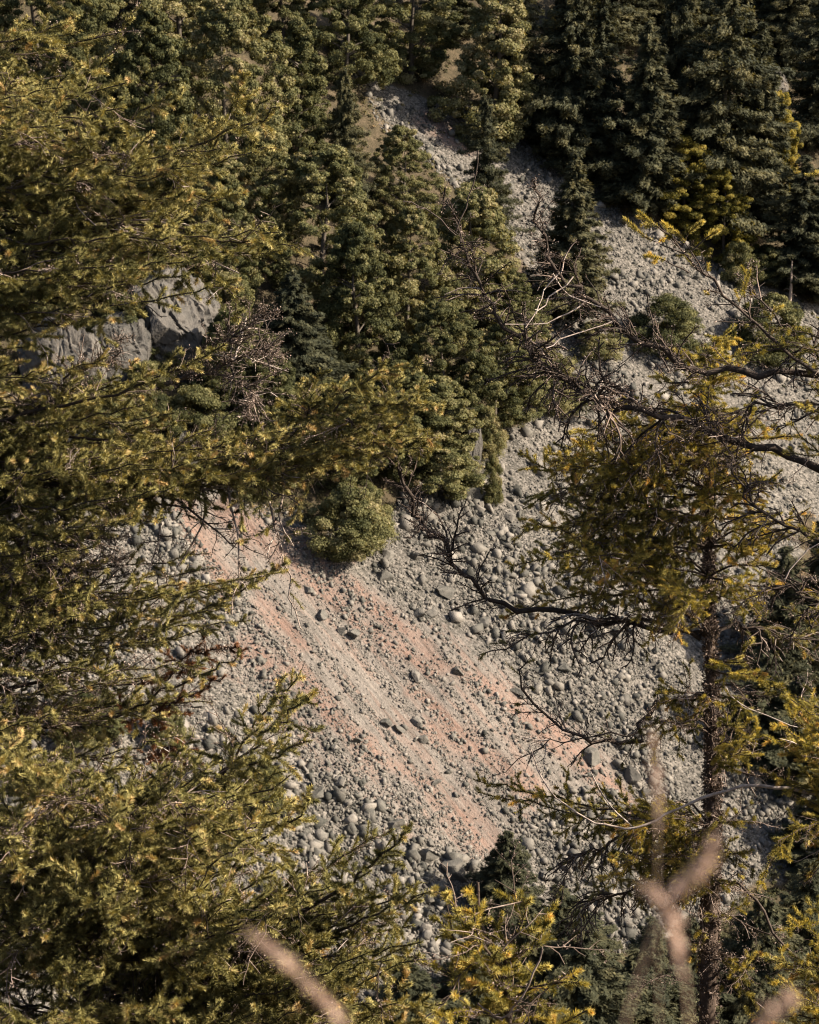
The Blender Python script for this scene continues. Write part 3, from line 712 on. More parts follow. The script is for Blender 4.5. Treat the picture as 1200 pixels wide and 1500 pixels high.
def add(root, limb, label=None, bark=None):
    b = np.array(root.location)
    for i in range(len(limb.t.V)): limb.t.V[i] = limb.t.V[i] - b
    limb.sh = [(*(np.array(x[:3]) - b), *x[3:]) for x in limb.sh]; limb.li = [(*(np.array(x[:3]) - b), x[3]) for x in limb.li]
    return limb.build(root, label, bark)
def trunk_at(P, z):
    i = int(np.argmin(np.abs(P[:, 2] - z))); return P[i]
def live(root, P, pts, d0, d1, mat=M_needle, fol=.8, r=.008, Lmax=.4, step=.046, s0=.2, lich=0, lab=None, tone=.45, bare=2, hang=0, **kw):
    """limb springs from the trunk nearest the first point's height"""
    q = pl(pts, d0, d1); st = trunk_at(P, q[0][2] - .1); L = Limb(mat, fol, tone)
    L.main([st] + q, r, .0025, Lmax, step, s0, **kw)
    s_ = L.path; s_n = len(s_)
    for _ in range(bare):
        i = int(s_n * random.uniform(.15, .85)); T = unit(s_[min(i + 1, s_n - 1)] - s_[i - 1]); a = unit(T * .7 + np.array([random.gauss(0, .6), random.gauss(-.3, .5), random.gauss(.05, .5)]))
        L.twig(s_[i], a, random.uniform(.12, .34), 0, 0, .0026, .3, random.choice((.85, .7, .6, .3)))
    for _ in range(hang):
        i = int(s_n * random.uniform(.2, .95)); a = unit(np.array([random.gauss(-.35, .25), random.gauss(0, .3), -1.0]))
        L.twig(s_[i], a, random.uniform(.12, .32), 1, random.choice((0, 0, .0, .7)), .0024, .4, .2)
    if lich:
        for p in L.path[int(len(L.path) * .3):]: L.lichen(p, .05, lich)
    return add(root, L, lab)
def dead(root, P, pts, d0, d1, r=.012, r1=.003, Lmax=.3, step=.09, s0=.25, lich=0, fol=0.0, lab='bare dead branch without needles', wig=.02, mat=M_needle, spread=1.3, bark=None, free=False, droop=.25, tone=.15, **kw):  # low default tone paints the dark backlit underside into the wood
    q = pl(pts, d0, d1); st = [] if free else [trunk_at(P, q[0][2] - .05)]
    L = Limb(mat, fol); L.main(st + q, r, r1, Lmax, step, s0, fol, droop, .6, spread, wig, tone, **kw)
    if lich:
        for p in L.path: L.lichen(p, .03, lich)
    return add(root, L, lab, bark or M_dead)
def fill(root, P, poly, n, d, dj, mat, fol, tx, Lmax=.38, rise=25, tone=.45, lich=0, r=.007, step=.065, bare=2, hang=0):
    xs = [p[0] for p in poly]; ys = [p[1] for p in poly]; c = 0
    while c < n:
        x = random.uniform(min(xs), max(xs)); y = random.uniform(min(ys), max(ys))
        if not in_poly(np.array([x]), np.array([y]), poly)[0]: continue
        dd = d + random.uniform(-dj, dj * .6); rs = random.uniform(.3, 1.7) * rise
        live(root, P, [(tx + (x - tx) * .3, y + rs * 1.2), (tx + (x - tx) * .65, y + rs), (x, y)], d + (dd - d) * .3, dd, mat, fol, r, Lmax, step, .25, tone=tone + random.gauss(0, .05), lich=lich, bare=bare, hang=hang)
        c += 1

# ---- upper left spruce
tA, PA, _ = near_tree('tall spruce at the upper left reaching bottle brush sprays to the right', (-230, 1300), 9.4, (-200, -260), .12, .05)
for pts, kw in [([(-150, 190), (60, 140), (130, 108), (205, 8)], dict(r=.014, Lmax=.26)), ([(-150, 90), (20, 60), (110, 30)], dict(Lmax=.3)),
                ([(-150, 250), (100, 205), (190, 172), (268, 133)], dict(Lmax=.26)), ([(-150, 330), (150, 262), (320, 200), (418, 155)], dict(r=.013, Lmax=.34)),
                ([(200, 300), (300, 225), (345, 150), (356, 108)], dict(Lmax=.2)), ([(-150, 430), (100, 335), (250, 295), (360, 285)], dict(Lmax=.36)),
                ([(-150, 440), (160, 335), (320, 350), (440, 365)], dict(r=.013, Lmax=.36, fol=.7)), ([(-150, 430), (50, 420), (180, 372)], dict(Lmax=.38)),
                ([(-150, 540), (60, 480), (175, 466)], dict(Lmax=.36)), ([(-150, 20), (60, -10), (150, -40)], dict(Lmax=.34)), ([(150, 340), (270, 380), (330, 420), (350, 465)], dict(Lmax=.25, fol=.65)),
                ([(-100, 300), (60, 250), (170, 240), (255, 262)], dict(Lmax=.36))]:
    live(tA, PA, pts, 9.4 + random.uniform(-.3, .3), 9.2 + random.uniform(-.6, .5), **kw)
fill(tA, PA, [(230, 260), (360, 170), (420, 180), (440, 380), (340, 430), (230, 400)], 14, 9.3, .7, M_needle, .85, -215, .34, bare=2)
fill(tA, PA, [(-40, -20), (150, -10), (190, 60), (230, 150), (260, 250), (400, 330), (420, 380), (320, 400), (150, 430), (-40, 500)], 33, 9.4, .9, M_needle, .8, -215, bare=4)
for pts in [[(180, 340), (260, 360), (330, 372), (372, 375)], [(200, 360), (290, 372), (350, 400)], [(170, 320), (270, 330), (365, 340)], [(60, 200), (100, 280), (140, 330)]]:
    dead(tA, PA, pts, 9.3, 9.1, r=.005, Lmax=.16, step=.05, free=True, tone=.75)
# ---- middle left spruce
tB, PB, _ = near_tree('spruce at the left with brown lichen tufts and a long spray over the scree', (-260, 1500), 10.4, (-220, 240), .13, .05)
for pts, kw in [([(-150, 640), (100, 592), (250, 545), (330, 505)], dict(Lmax=.3, fol=.5, r=.014)), ([(-150, 720), (100, 690), (250, 685), (400, 645), (500, 590), (565, 530)], dict(r=.017, Lmax=.36, fol=.85, up=-.1)),
                ([(250, 700), (430, 680), (560, 640), (625, 560)], dict(r=.012, Lmax=.34, fol=.85)), ([(400, 660), (520, 640), (600, 640), (640, 655)], dict(Lmax=.3)), ([(330, 700), (400, 650), (440, 590), (460, 555)], dict(Lmax=.26)),
                ([(380, 640), (450, 600), (530, 560), (620, 530)], dict(Lmax=.28)), ([(430, 650), (520, 610), (590, 590), (645, 600)], dict(Lmax=.28)),
                ([(-150, 640), (30, 610), (150, 570), (230, 560)], dict(Lmax=.4)), ([(-150, 760), (100, 740), (200, 730), (300, 690)], dict(Lmax=.4, fol=.75)),
                ([(-150, 1040), (80, 990), (250, 915), (340, 870), (420, 825)], dict(r=.014, Lmax=.3, fol=.75)), ([(-150, 1090), (120, 1060), (250, 1010), (350, 960)], dict(r=.013, Lmax=.3, fol=.5)),
                ([(-150, 700), (40, 660), (180, 640), (250, 600)], dict(Lmax=.4)), ([(-150, 960), (20, 920), (130, 900)], dict(Lmax=.36, fol=.6))]:
    live(tB, PB, pts, 10.4 + random.uniform(-.3, .3), 10.0 + random.uniform(-.5, .5), **kw)
fill(tB, PB, [(380, 650), (470, 560), (600, 540), (640, 600), (620, 690), (480, 700)], 12, 10.1, .5, M_needle, .85, -240, .32, 40, tone=.5, hang=4)
fill(tB, PB, [(240, 860), (410, 820), (420, 860), (340, 950), (240, 960)], 7, 10.1, .4, M_needle, .7, -240, .28, 30, hang=2)
fill(tB, PB, [(130, 800), (300, 790), (420, 830), (330, 960), (150, 980)], 6, 10.1, .5, M_needle, .6, -240, .3, 30, hang=3, bare=3, lich=1)
fill(tB, PB, [(-40, 500), (120, 480), (240, 560), (330, 640), (380, 690), (250, 760), (160, 770), (-40, 800)], 32, 10.2, .9, M_needle, .8, -240, lich=1)
fill(tB, PB, [(-40, 880), (120, 900), (180, 940), (120, 1060), (-40, 1100)], 13, 10.2, .8, M_needle, .65, -240, lich=1)
fill(tB, PB, [(-40, 760), (180, 780), (230, 860), (170, 920), (-40, 900)], 7, 10.2, .8, M_needle, .4, -240, lich=2)
fill(tB, PB, [(130, 1000), (340, 960), (330, 1060), (180, 1120)], 8, 10.0, .5, M_needle, .45, -240, lich=2)
for pts in [[(200, 560), (290, 530), (350, 490), (402, 455)], [(230, 570), (310, 540), (380, 520), (412, 525)], [(250, 560), (330, 550), (370, 580), (360, 610)]]:
    dead(tB, PB, pts, 10.2, 9.9, r=.008, Lmax=.28, step=.013, free=True, lich=14, s0=.3, lab='dead twiggy branch crusted with brown lichen', spread=1.5)
dead(tB, PB, [(-150, 640), (60, 600), (140, 530), (190, 495)], 10.3, 10, Lmax=.27, step=.016, lich=9, lab='dead twiggy branch crusted with brown lichen')
for y in (790, 815, 840, 870, 900):
    dead(tB, PB, [(-150, y + 40), (20, y + 20), (100, y + random.uniform(-20, 10)), (190, y - 30)], 10.4, 10.1 + random.uniform(-.3, .3), r=.008, Lmax=.36, step=.011, lich=2, tone=.6, lab='tangle of bare brown twigs', spread=1.4)
for pts in [[(330, 690), (345, 760), (350, 830), (340, 900)], [(380, 690), (400, 760), (420, 830), (440, 920)], [(290, 700), (300, 760), (260, 830)], [(420, 690), (410, 760), (430, 800)], [(240, 700), (235, 780), (215, 850)],
            [(200, 720), (300, 715), (380, 690), (440, 700)], [(260, 690), (360, 700), (440, 740)], [(150, 730), (270, 740), (330, 790), (360, 800)]]:
    dead(tB, PB, pts, 10.2, 10.0, r=.007, r1=.003, Lmax=.22, step=.045, free=True, fol=.12, tone=random.choice((.2, .2, .6)), lab='thin bare twig hanging over the pink scree')
for pts in [[(200, 1000), (280, 960), (360, 950)], [(150, 1050), (250, 1030), (330, 990)], [(180, 1110), (240, 1100), (290, 1120)]]:
    live(tB, PB, pts, 10.1, 9.9, M_rust, .4, .006, .22, .05, lab='branch with rusty dying needles')
# ---- lower left spruce
tC, PC, _ = near_tree('dense green spruce filling the lower left corner', (90, 1650), 8.4, (170, 1130), .05, .004)
for pts, kw in [([(250, 1260), (330, 1120), (390, 1040), (440, 985)], dict(Lmax=.3)), ([(250, 1250), (350, 1110), (420, 1050), (462, 1010)], dict(Lmax=.26)), ([(220, 1180), (330, 1130), (400, 1110), (455, 1085)], dict(Lmax=.28)),
                ([(300, 1400), (450, 1340), (540, 1270), (600, 1215)], dict(r=.013, Lmax=.26, tone=.3)), ([(300, 1350), (420, 1300), (500, 1260), (575, 1215)], dict(Lmax=.26, tone=.3)), ([(250, 1330), (350, 1260), (430, 1200), (455, 1170)], dict(Lmax=.34)),
                ([(300, 1420), (450, 1380), (560, 1330), (640, 1300)], dict(Lmax=.3)), ([(200, 1500), (400, 1450), (520, 1420), (620, 1400)], dict(Lmax=.36)), ([(250, 1560), (420, 1520), (560, 1480), (650, 1470)], dict(Lmax=.36)),
                ([(80, 1200), (60, 1150), (30, 1090)], dict(Lmax=.36)), ([(200, 1160), (250, 1120), (280, 1080)], dict(Lmax=.3))]:
    live(tC, PC, pts, 8.4 + random.uniform(-.2, .2), 8.1 + random.uniform(-.6, .4), **kw)
fill(tC, PC, [(150, 1090), (300, 1090), (430, 1150), (460, 1260), (540, 1330), (600, 1400), (650, 1520), (150, 1540)], 58, 8.4, 1.3, M_needle, .9, 120, .36, 40, bare=2, hang=2)
fill(tC, PC, [(-50, 1080), (150, 1090), (200, 1300), (150, 1540), (-50, 1540)], 46, 8.4, 1.3, M_needle, .88, 120, .38, 40, bare=3, hang=1)
fill(tC, PC, [(-50, 1150), (90, 1180), (110, 1380), (-50, 1400)], 16, 8.0, .8, M_needle, .88, 120, .42, 30, bare=3)
fill(tC, PC, [(200, 1120), (430, 1110), (440, 1260), (300, 1300), (200, 1260)], 16, 8.3, .9, M_needle, .9, 120, .38, 50, bare=2)
fill(tC, PC, [(420, 1280), (590, 1230), (640, 1310), (660, 1520), (420, 1500)], 22, 8.3, .8, M_needle, .88, 120, .36, 60, tone=.32, hang=3)
for pts in [[(60, 1220), (130, 1240), (200, 1215), (270, 1230)], [(100, 1290), (170, 1290), (220, 1300)], [(240, 1170), (280, 1130), (305, 1125)], [(20, 1360), (80, 1330), (120, 1300)], [(200, 1240), (190, 1200), (215, 1180)], [(350, 1350), (400, 1345), (440, 1330)]]:
    dead(tC, PC, pts, 7.9, 7.7, r=.004, r1=.0015, Lmax=.13, step=.05, free=True, tone=.8, lab='pale bare twig among the needles')
# ---- sapling
tD, PD, _ = near_tree('young spruce with yellow lit shoots at the bottom edge', (745, 1500), 7.0, (700, 1292), .018, .005)
for pts in [[(735, 1420), (700, 1370), (690, 1300)], [(740, 1440), (680, 1390), (640, 1345)], [(742, 1430), (790, 1370), (800, 1350)], [(745, 1460), (690, 1440), (620, 1410)], [(745, 1470), (800, 1440), (850, 1440)], [(745, 1500), (690, 1480), (630, 1500)], [(745, 1500), (800, 1510), (860, 1480)],
            [(740, 1400), (770, 1340), (760, 1310)], [(745, 1490), (720, 1430), (730, 1390)], [(745, 1540), (650, 1520), (590, 1510)], [(735, 1400), (680, 1350), (650, 1310)], [(742, 1450), (700, 1410), (660, 1440)]]:
    live(tD, PD, pts, 7.0, 6.9 + random.uniform(-.3, .3), M_gold_lit, .95, .006, .2, .05, .1)
dead(tD, PD, [(745, 1490), (770, 1450), (795, 1390)], 6.9, 6.8, r=.004, Lmax=.08, free=True, tone=.6); dead(tD, PD, [(700, 1470), (730, 1490), (760, 1480)], 6.9, 6.8, r=.003, Lmax=.08, free=True, tone=.6)
# ---- right spruce with the lichened trunk
tE, PE, trE = near_tree('spruce with a dark lichened trunk at the right and golden backlit sprays', (1036, 1500), 12.0, (1046, 490), .085, .006)
bE = np.array(tE.location)
lc = []
for p in PE:
    f = to_px(p[None])[1][0]
    if 620 < f < 1700:
        rl = np.interp(p[2], [PE[0][2], PE[-1][2]], [.085, .012])
        for _ in range(int(60 + 150 * max(0, vn(p[2] * 2.3, 1.5, 8) + .35))): a = random.uniform(0, 6.28); q = p + np.array((math.cos(a) * rl, math.sin(a) * rl, random.uniform(-.12, .12))); lc.append((*(q - bE), random.uniform(.004, .014)))
Lc = np.array(lc); C = np.repeat(Lc[:, :3], 10, 0) + rng.normal(0, 1, (len(Lc) * 10, 3)) * np.repeat(Lc[:, 3], 10)[:, None]
v = leaf_tris(C, norm(rng.normal(size=C.shape)), .0075, 1.3); link('lichen_clumps', mesh('lichen_clumps', v, np.arange(len(v)).reshape(-1, 3), M_lichen, np.repeat(np.clip(rng.normal(.3, .25, len(C)), 0, 1), 3)), trE)
for pts, kw in [([(1000, 690), (920, 690), (850, 672), (800, 662)], dict(Lmax=.34)), ([(1000, 760), (900, 735), (820, 720), (768, 745)], dict(Lmax=.36)), ([(1000, 790), (900, 790), (820, 810), (745, 832)], dict(Lmax=.3, fol=.7)),
                ([(1000, 560), (980, 560), (960, 545)], dict(Lmax=.26)), ([(1030, 530), (1010, 520), (985, 512)], dict(Lmax=.24)), ([(1050, 530), (1080, 540), (1100, 520)], dict(Lmax=.24)), ([(1060, 600), (1090, 620), (1125, 600)], dict(Lmax=.3)), ([(1060, 700), (1100, 720), (1145, 690)], dict(Lmax=.34)),
                ([(1000, 640), (960, 630), (930, 640)], dict(Lmax=.32)), ([(1000, 860), (930, 850), (870, 830)], dict(Lmax=.36)), ([(1060, 800), (1100, 810), (1150, 780)], dict(Lmax=.36)), ([(1060, 870), (1100, 880), (1140, 850)], dict(Lmax=.34)),
                ([(1000, 1200), (900, 1190), (800, 1165), (695, 1142)], dict(Lmax=.34, r=.012)), ([(1000, 1190), (880, 1200), (780, 1175), (700, 1160)], dict(Lmax=.3)), ([(1000, 1270), (930, 1260), (880, 1290)], dict(Lmax=.38)), ([(1000, 1230), (940, 1230), (890, 1215)], dict(Lmax=.32)),
                ([(1000, 600), (930, 600), (880, 580)], dict(Lmax=.24, tone=.55)), ([(1000, 900), (900, 870), (800, 880), (735, 905)], dict(Lmax=.24, tone=.55)), ([(1070, 650), (1120, 640), (1165, 640)], dict(Lmax=.24, tone=.55)), ([(1070, 760), (1130, 770), (1185, 745)], dict(Lmax=.24, tone=.55)), ([(1000, 720), (880, 690), (800, 690), (762, 660)], dict(Lmax=.24, tone=.55)), ([(1000, 820), (880, 800), (800, 770), (750, 790)], dict(Lmax=.24, tone=.55)), ([(1060, 1120), (1090, 1090), (1110, 1060)], dict(Lmax=.24)), ([(1000, 1060), (960, 1090), (960, 1120)], dict(Lmax=.2, fol=.5))]:
    live(tE, PE, pts, 11.9, 11.8 + random.uniform(-.6, .4), M_gold_lit, kw.pop('fol', .8), **kw)
fill(tE, PE, [(985, 560), (1035, 478), (1060, 478), (1105, 560), (1090, 640), (990, 640)], 14, 11.9, .4, M_gold_lit, .92, 1044, .2, -6, tone=.55, step=.045, bare=0)
fill(tE, PE, [(960, 950), (1110, 930), (1120, 1370), (950, 1370)], 9, 11.9, .6, M_gold_lit, .6, 1038, .28, 0, hang=3, lich=1)
fill(tE, PE, [(850, 620), (960, 590), (1000, 560), (1100, 580), (1150, 720), (1150, 860), (1000, 890), (820, 870), (760, 760), (770, 670)], 34, 11.9, .8, M_gold_lit, .75, 1042, .36, -10, hang=5)
fill(tE, PE, [(760, 720), (880, 690), (960, 800), (960, 900), (840, 900), (740, 840)], 14, 11.8, .6, M_gold_lit, .65, 1042, .36, -20, .35, hang=8)
fill(tE, PE, [(1050, 640), (1140, 600), (1160, 860), (1060, 880)], 10, 11.9, .6, M_gold_lit, .7, 1042, .34, 0)
fill(tE, PE, [(930, 900), (1030, 900), (1020, 1120), (940, 1120)], 5, 11.8, .5, M_gold_lit, .45, 1038, .3, -10, lich=3)
fill(tE, PE, [(1045, 900), (1120, 880), (1130, 1150), (1050, 1170)], 8, 11.9, .5, M_gold_lit, .65, 1038, .3, 0)
fill(tE, PE, [(1050, 1180), (1120, 1180), (1110, 1440), (1050, 1440)], 7, 11.9, .5, M_gold_lit, .5, 1038, .3, 0, lich=3)
fill(tE, PE, [(880, 1210), (1000, 1190), (1010, 1290), (900, 1310)], 14, 11.9, .5, M_gold_lit, .75, 1038, .34, -10, hang=6)
# bare limbs of the right spruce
dead(tE, PE, [(1000, 925), (860, 905), (740, 885), (690, 850), (640, 785), (600, 728), (572, 660), (558, 600), (562, 540), (578, 505)], 12, 11.4, r=.019, r1=.006, Lmax=.38, step=.036, lab='long bare dead branch curving up over the scree', droop=.1, bark=M_bark)  # darker bark colour paints this limb as a backlit silhouette
dead(tE, PE, [(1000, 920), (900, 905), (800, 925), (700, 960)], 12, 11.7, r=.016, Lmax=.45, step=.03, droop=.9, lab='dark branch with hanging bare twigs', fol=.08, lich=1)
dead(tE, PE, [(1080, 915), (1150, 930), (1260, 945)], 12, 11.8, r=.016, Lmax=.4, step=.03, droop=1.2, fol=.15, lich=2)
dead(tE, PE, [(1020, 1018), (960, 1035), (920, 1075), (860, 1082), (800, 1050), (762, 1000), (770, 960)], 12, 11.6, r=.02, r1=.003, Lmax=.32, step=.04, lich=2, fol=.08)
dead(tE, PE, [(940, 1070), (870, 1080), (800, 1085), (760, 1115), (715, 1140)], 11.8, 11.6, r=.006, r1=.0018, Lmax=.25, step=.05, free=True)

PALE = [(1330, 1215), (1200, 1165), (1090, 1152), (1000, 1182), (930, 1212), (860, 1200), (800, 1150), (775, 1090)]
dead(tE, PE, [(925, 1210), (890, 1175), (865, 1130)], 11.5, 11.4, r=.005, Lmax=.05, free=True, tone=.9, wig=.004)
dead(tE, PE, [(1000, 1285), (900, 1310), (850, 1340), (842, 1365)], 11.9, 11.7, r=.009, Lmax=.42, step=.025, droop=1.4, fol=.1)
dead(tE, PE, [(1000, 1190), (900, 1230), (840, 1260), (810, 1320)], 11.9, 11.7, r=.008, Lmax=.4, step=.025, droop=1.5, fol=.15)
dead(tE, PE, [(1060, 1290), (1100, 1300), (1140, 1370), (1220, 1460)], 11.9, 11.6, r=.011, r1=.006, Lmax=.25, step=.12)
for y in (1000, 1120, 1180, 1290, 1340, 1400, 1440):
    sd = random.choice((-1, 1)); dead(tE, PE, [(1036 + sd * 25, y), (1036 + sd * 70, y + random.uniform(-10, 25)), (1036 + sd * 110, y + random.uniform(-10, 60))], 12, 11.8, r=.008, Lmax=.22, step=.05, lich=6, lab='short stub branch shaggy with lichen', droop=.9)
dead(tE, PE, [(1060, 1010), (1100, 1040), (1190, 1070)], 11.9, 11.7, r=.004, Lmax=.1, step=.1, tone=.85)
# ---- far right spruce, trunk out of frame
tF, PF, _ = near_tree('spruce beyond the right edge sending bare and golden branches into view', (1390, 1500), 11.2, (1370, 100), .12, .04)
dead(tF, PF, [(1330, 720), (1200, 682), (1100, 652), (1000, 620), (900, 590), (850, 572), (790, 530), (735, 465), (695, 400), (668, 335), (652, 275)], 11.2, 10.8, r=.028, r1=.0045, Lmax=.5, step=.028, droop=.7, lich=1, lab='long bare dead branch, lower of the two crossing from the right', wig=.02, bark=M_bark)  # backlit darkness put into the bark colour, on the upper limb too
dead(tF, PF, [(668, 340), (690, 280), (700, 220)], 10.8, 10.7, r=.004, Lmax=.12, free=True); dead(tF, PF, [(668, 345), (630, 310), (590, 295)], 10.8, 10.7, r=.004, Lmax=.12, free=True)
dead(tF, PF, [(1330, 565), (1200, 548), (1080, 545), (1000, 535), (930, 490), (870, 445), (822, 400), (795, 350), (782, 300), (780, 262)], 11.2, 10.6, r=.025, r1=.005, Lmax=.36, step=.028, droop=.5, lich=1, lab='bare dead branch, upper of the two crossing from the right', wig=.02, bark=M_bark)
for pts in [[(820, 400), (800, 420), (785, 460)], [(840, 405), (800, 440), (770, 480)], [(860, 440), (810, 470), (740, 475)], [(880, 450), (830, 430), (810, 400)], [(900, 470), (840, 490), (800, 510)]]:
    dead(tF, PF, pts, 10.7, 10.6, r=.004, Lmax=.1, step=.08, free=True, tone=.72, lab='pale sunlit bare twig')  # raised tone paints the sunlight onto these twigs
dead(tF, PF, [(980, 545), (960, 500), (948, 430)], 10.9, 10.8, r=.005, Lmax=.1, free=True); dead(tF, PF, [(1150, 850), (1190, 800), (1260, 790)], 11, 11, r=.004, Lmax=.15, free=True, tone=.8)
live(tF, PF, [(1330, 590), (1190, 540), (1100, 470), (1030, 400), (985, 350), (945, 318)], 11.0, 10.6, M_gold_lit, .22, .014, .3, .06, .2, spread=1.2, lab='sparse branch with golden shoots at its tip')
for pts in [[(1030, 400), (1000, 350), (970, 325)], [(1010, 375), (950, 350), (915, 320)], [(1000, 360), (960, 330), (935, 310)], [(1010, 370), (1040, 345), (1052, 338)], [(1000, 360), (1010, 340), (1030, 325)], [(1010, 400), (970, 380), (945, 375)], [(1100, 470), (1090, 430), (1100, 395)], [(1330, 250), (1240, 260), (1182, 256)]]:
    q = pl(pts, 10.6, 10.5); L = Limb(M_gold_lit, .9, .55); L.main(q, .004, .002, .10, .1, .2, .6); L.shoots(L.path[int(len(L.path) * .45):], .6); add(tF, L)
for pts, kw in [([(1330, 1100), (1220, 1050), (1150, 1010), (1122, 1000)], {}), ([(1330, 1140), (1200, 1090), (1130, 1060)], {}), ([(1330, 1130), (1200, 1160), (1120, 1130)], {}), ([(1330, 1180), (1220, 1200), (1150, 1230), (1110, 1300)], dict(droop=1.0)), ([(1330, 1360), (1220, 1350), (1140, 1362)], {}),
                ([(1330, 1440), (1220, 1430), (1160, 1400)], {}), ([(1330, 1500), (1200, 1490), (1100, 1490)], {}), ([(1330, 700), (1230, 690), (1160, 620)], {}), ([(1330, 640), (1230, 620), (1165, 590)], {}), ([(1330, 530), (1220, 500), (1120, 480)], dict(tone=.2)), ([(1330, 560), (1230, 520), (1090, 500)], dict(tone=.2)),
                ([(1330, 940), (1240, 920), (1150, 890)], {}), ([(1330, 820), (1240, 800), (1170, 770)], dict(fol=.5)), ([(1330, 1240), (1230, 1230), (1180, 1290)], dict(droop=1.2))]:
    live(tF, PF, pts, 11.1, 10.8 + random.uniform(-.5, .5), M_gold_lit, kw.pop('fol', .75), .01, .3, .06, .2, **kw)

fill(tF, PF, [(1090, 1040), (1140, 990), (1240, 980), (1240, 1260), (1150, 1240)], 16, 11, .6, M_gold_lit, .75, 1385, .34, 30)
fill(tF, PF, [(1110, 1350), (1240, 1330), (1240, 1520), (1090, 1520)], 12, 11, .6, M_gold_lit, .75, 1385, .34, 30)
fill(tF, PF, [(1120, 570), (1240, 560), (1240, 720), (1150, 700)], 7, 11, .5, M_gold_lit, .6, 1385, .3, 20)
fill(tF, PF, [(1160, 780), (1240, 760), (1240, 950), (1150, 900)], 5, 11, .5, M_gold_lit, .5, 1385, .3, 20)
for pts in [[(1330, 640), (1220, 600), (1090, 600), (980, 650), (905, 720)], [(1330, 800), (1200, 790), (1100, 740), (1060, 660), (1050, 600)], [(1330, 900), (1220, 880), (1130, 860), (1060, 900)], [(1330, 600), (1240, 570), (1180, 500), (1105, 440), (1100, 380)]]:
    dead(tF, PF, pts, 11.1, 10.9, r=.013, r1=.003, Lmax=.4, step=.035, bark=M_bark, droop=.6, lab='bare dark branch forking across the golden spruce')
dead(tF, PF, PALE, 11.2, 11.4, r=.013, r1=.003, Lmax=.14, step=.2, tone=.75, lab='pale smooth bare branch sweeping across the lichened trunk', wig=.004)
def clothe(root, P, n, mat, reach, lo, hi, ang):
    """the rest of a tree whose trunk stands outside the frame: boughs all round it"""
    for i in range(n):
        p = P[int(len(P) * random.uniform(lo, hi))]; a = random.uniform(*ang); l = reach * random.uniform(.6, 1) * (1.25 - .6 * (p[2] - P[0][2]) / (P[-1][2] - P[0][2]))
        d = np.array((math.cos(a), math.sin(a), 0)); L = Limb(mat, .8, .42)
        L.main([p, p + d * l * .5 + np.array((0, 0, -.02)), p + d * l - np.array((0, 0, .12 * l))], .009, .0025, .34, .06, .2); add(root, L)
clothe(tF, PF, 26, M_gold_lit, 1.0, .22, .62, (-1.9, 1.9)); clothe(tF, PF, 10, M_gold_lit, .55, .64, .98, (-1.4, 1.4)); clothe(tA, PA, 26, M_needle, 1.0, .3, .97, (1.3, 5.0)); clothe(tB, PB, 16, M_needle, 1.0, .3, .97, (1.3, 5.0))
# ------------------------------------------------------------------ blurred grass stalks close to the lens
def grass_mat():
    m, nt, N, L = newmat('dry grass'); a = N('ShaderNodeAttribute'); a.attribute_name = 'tone'
    r = ramp(N, [(0, (.22, .18, .11)), (.5, (.46, .33, .25)), (1, (.68, .50, .40))]); L(a.outputs['Fac'], r.inputs[0])
    d = N('ShaderNodeBsdfDiffuse'); L(r.outputs[0], d.inputs[0]); t = N('ShaderNodeBsdfTranslucent'); L(r.outputs[0], t.inputs[0]); mx = N('ShaderNodeMixShader'); mx.inputs[0].default_value = .35
    L(d.outputs[0], mx.inputs[1]); L(t.outputs[0], mx.inputs[2]); o = N('ShaderNodeOutputMaterial'); L(mx.outputs[0], o.inputs[0]); return m
M_grass = grass_mat()
def stalk(stem, head, d, label, rs=.0010, dens=75):
    q = pl(stem, d); a = np.array(q[0]); gz = float(G(a[0], a[1])); b = np.array((a[0] + .03, a[1] + .02, gz))
    root = empty('grass_stalk', b); t = Tubes(5); W_ = np.array([b] + q + pl(head, d)); sl = np.concatenate([[0], np.cumsum(np.linalg.norm(np.diff(W_, axis=0), axis=1))]); P = np.stack([np.interp(np.linspace(0, sl[-1], 40), sl, W_[:, i]) for i in range(3)], 1); t.add(P - b, np.linspace(rs * 1.2, rs * .5, 40), .35); link('stem', t.mesh('stem', M_grass), root)
    H = spline(pl(head, d), 30); n = dens; i = rng.integers(0, 29, n); f = rng.random(n)[:, None]; c = H[i] * (1 - f) + H[i + 1] * f
    ax = norm(H[i + 1] - H[i]); pr = np.sin(np.pi * np.clip((i + f[:, 0]) / 29 * .9 + .08, 0, 1)) ** .6
    c = c + rng.normal(0, 1, (n, 3)) * (.0010 * pr)[:, None]
    v = leaf_tris(c - b, norm(rng.normal(size=(n, 3))),   .0011, 4.5, ax + rng.normal(0, .35, (n, 3)))
    link('seed_head', mesh('seed_head', v, np.arange(len(v)).reshape(-1, 3), M_grass, np.repeat(np.clip(rng.normal(.65, .2, n), 0, 1), 3)), root)
    tag(root, label, 'grass stalk', 'dry grass stalks close to the camera')
stalk([(640, 1700), (560, 1560)], [(505, 1500), (440, 1430), (372, 1370)], .7, 'blurred dry grass head leaning left in front of the dense green spruce')
stalk([(890, 1600), (930, 1440), (965, 1340)], [(975, 1315), (1020, 1280), (1045, 1235)], .7, 'blurred dry grass stalk leaning right with its head over the trunk')
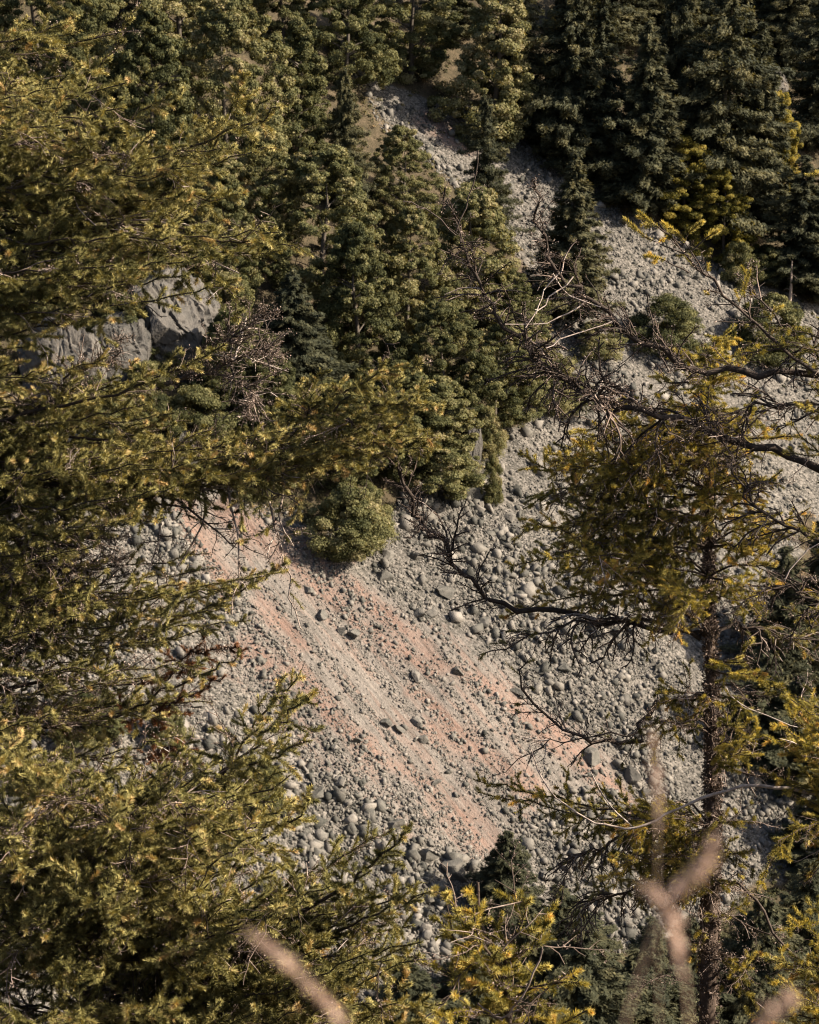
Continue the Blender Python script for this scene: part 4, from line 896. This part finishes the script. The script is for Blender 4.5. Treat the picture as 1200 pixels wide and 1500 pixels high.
stalk([(1015, 1640), (1012, 1480), (1005, 1430)], [(998, 1420), (985, 1350), (950, 1300)], .7, 'blurred dry grass stalk crossing behind the right leaning one, head bent left')
stalk([(970, 1640), (965, 1480), (962, 1330)], [(966, 1215), (962, 1140), (955, 1075)], .85, 'tall blurred dry grass stalk standing upright left of the trunk', .0005, 30)
stalk([(1060, 1620), (1090, 1540)], [(1105, 1515), (1130, 1480), (1162, 1462)], .7, 'blurred grass tip at the bottom edge right of the trunk')

# ------------------------------------------------------------------ light, camera
SUN = unit(np.array((.83, -.04, .55)))
w = bpy.data.worlds.new('World'); scene.world = w; w.use_nodes = True; nt = w.node_tree
sky = nt.nodes.new('ShaderNodeTexSky'); sky.sky_type = 'NISHITA'; sky.sun_disc = False
sky.sun_elevation = math.asin(SUN[2]); sky.sun_rotation = math.atan2(SUN[0], SUN[1]); sky.altitude = 0; sky.dust_density = 3.0
bg = nt.nodes['Background']; bg.inputs['Strength'].default_value = .065; nt.links.new(sky.outputs[0], bg.inputs[0])
ld = bpy.data.lights.new('sun', 'SUN'); ld.energy = 4.6; ld.angle = R(.5); ld.color = (1, .87, .71)
so = bpy.data.objects.new('sun', ld); col.objects.link(so); so.rotation_euler = Vector(SUN).to_track_quat('Z', 'Y').to_euler(); so.location = (40, 60, 80)
cd = bpy.data.cameras.new('camera'); cam = bpy.data.objects.new('camera', cd); col.objects.link(cam)
cd.sensor_fit = 'VERTICAL'; cd.sensor_height = 36; cd.sensor_width = 28.8; cd.lens = LENS; cd.clip_end = 3000; cd.clip_start = .05
cam.rotation_euler = (math.pi / 2 - PITCH, 0, 0)
cd.dof.use_dof = True; cd.dof.focus_distance = 10.0; cd.dof.aperture_fstop = 11.0
scene.camera = cam
vs = scene.view_settings; vs.view_transform = 'Standard'; vs.look = 'None'; vs.exposure = 1.62; vs.gamma = 1
scene.render.engine = 'CYCLES'; scene.cycles.pixel_filter_type = 'BLACKMAN_HARRIS'; scene.cycles.filter_width = 1.05
scene.cycles.max_bounces = 5; scene.cycles.diffuse_bounces = 3; scene.cycles.transmission_bounces = 3
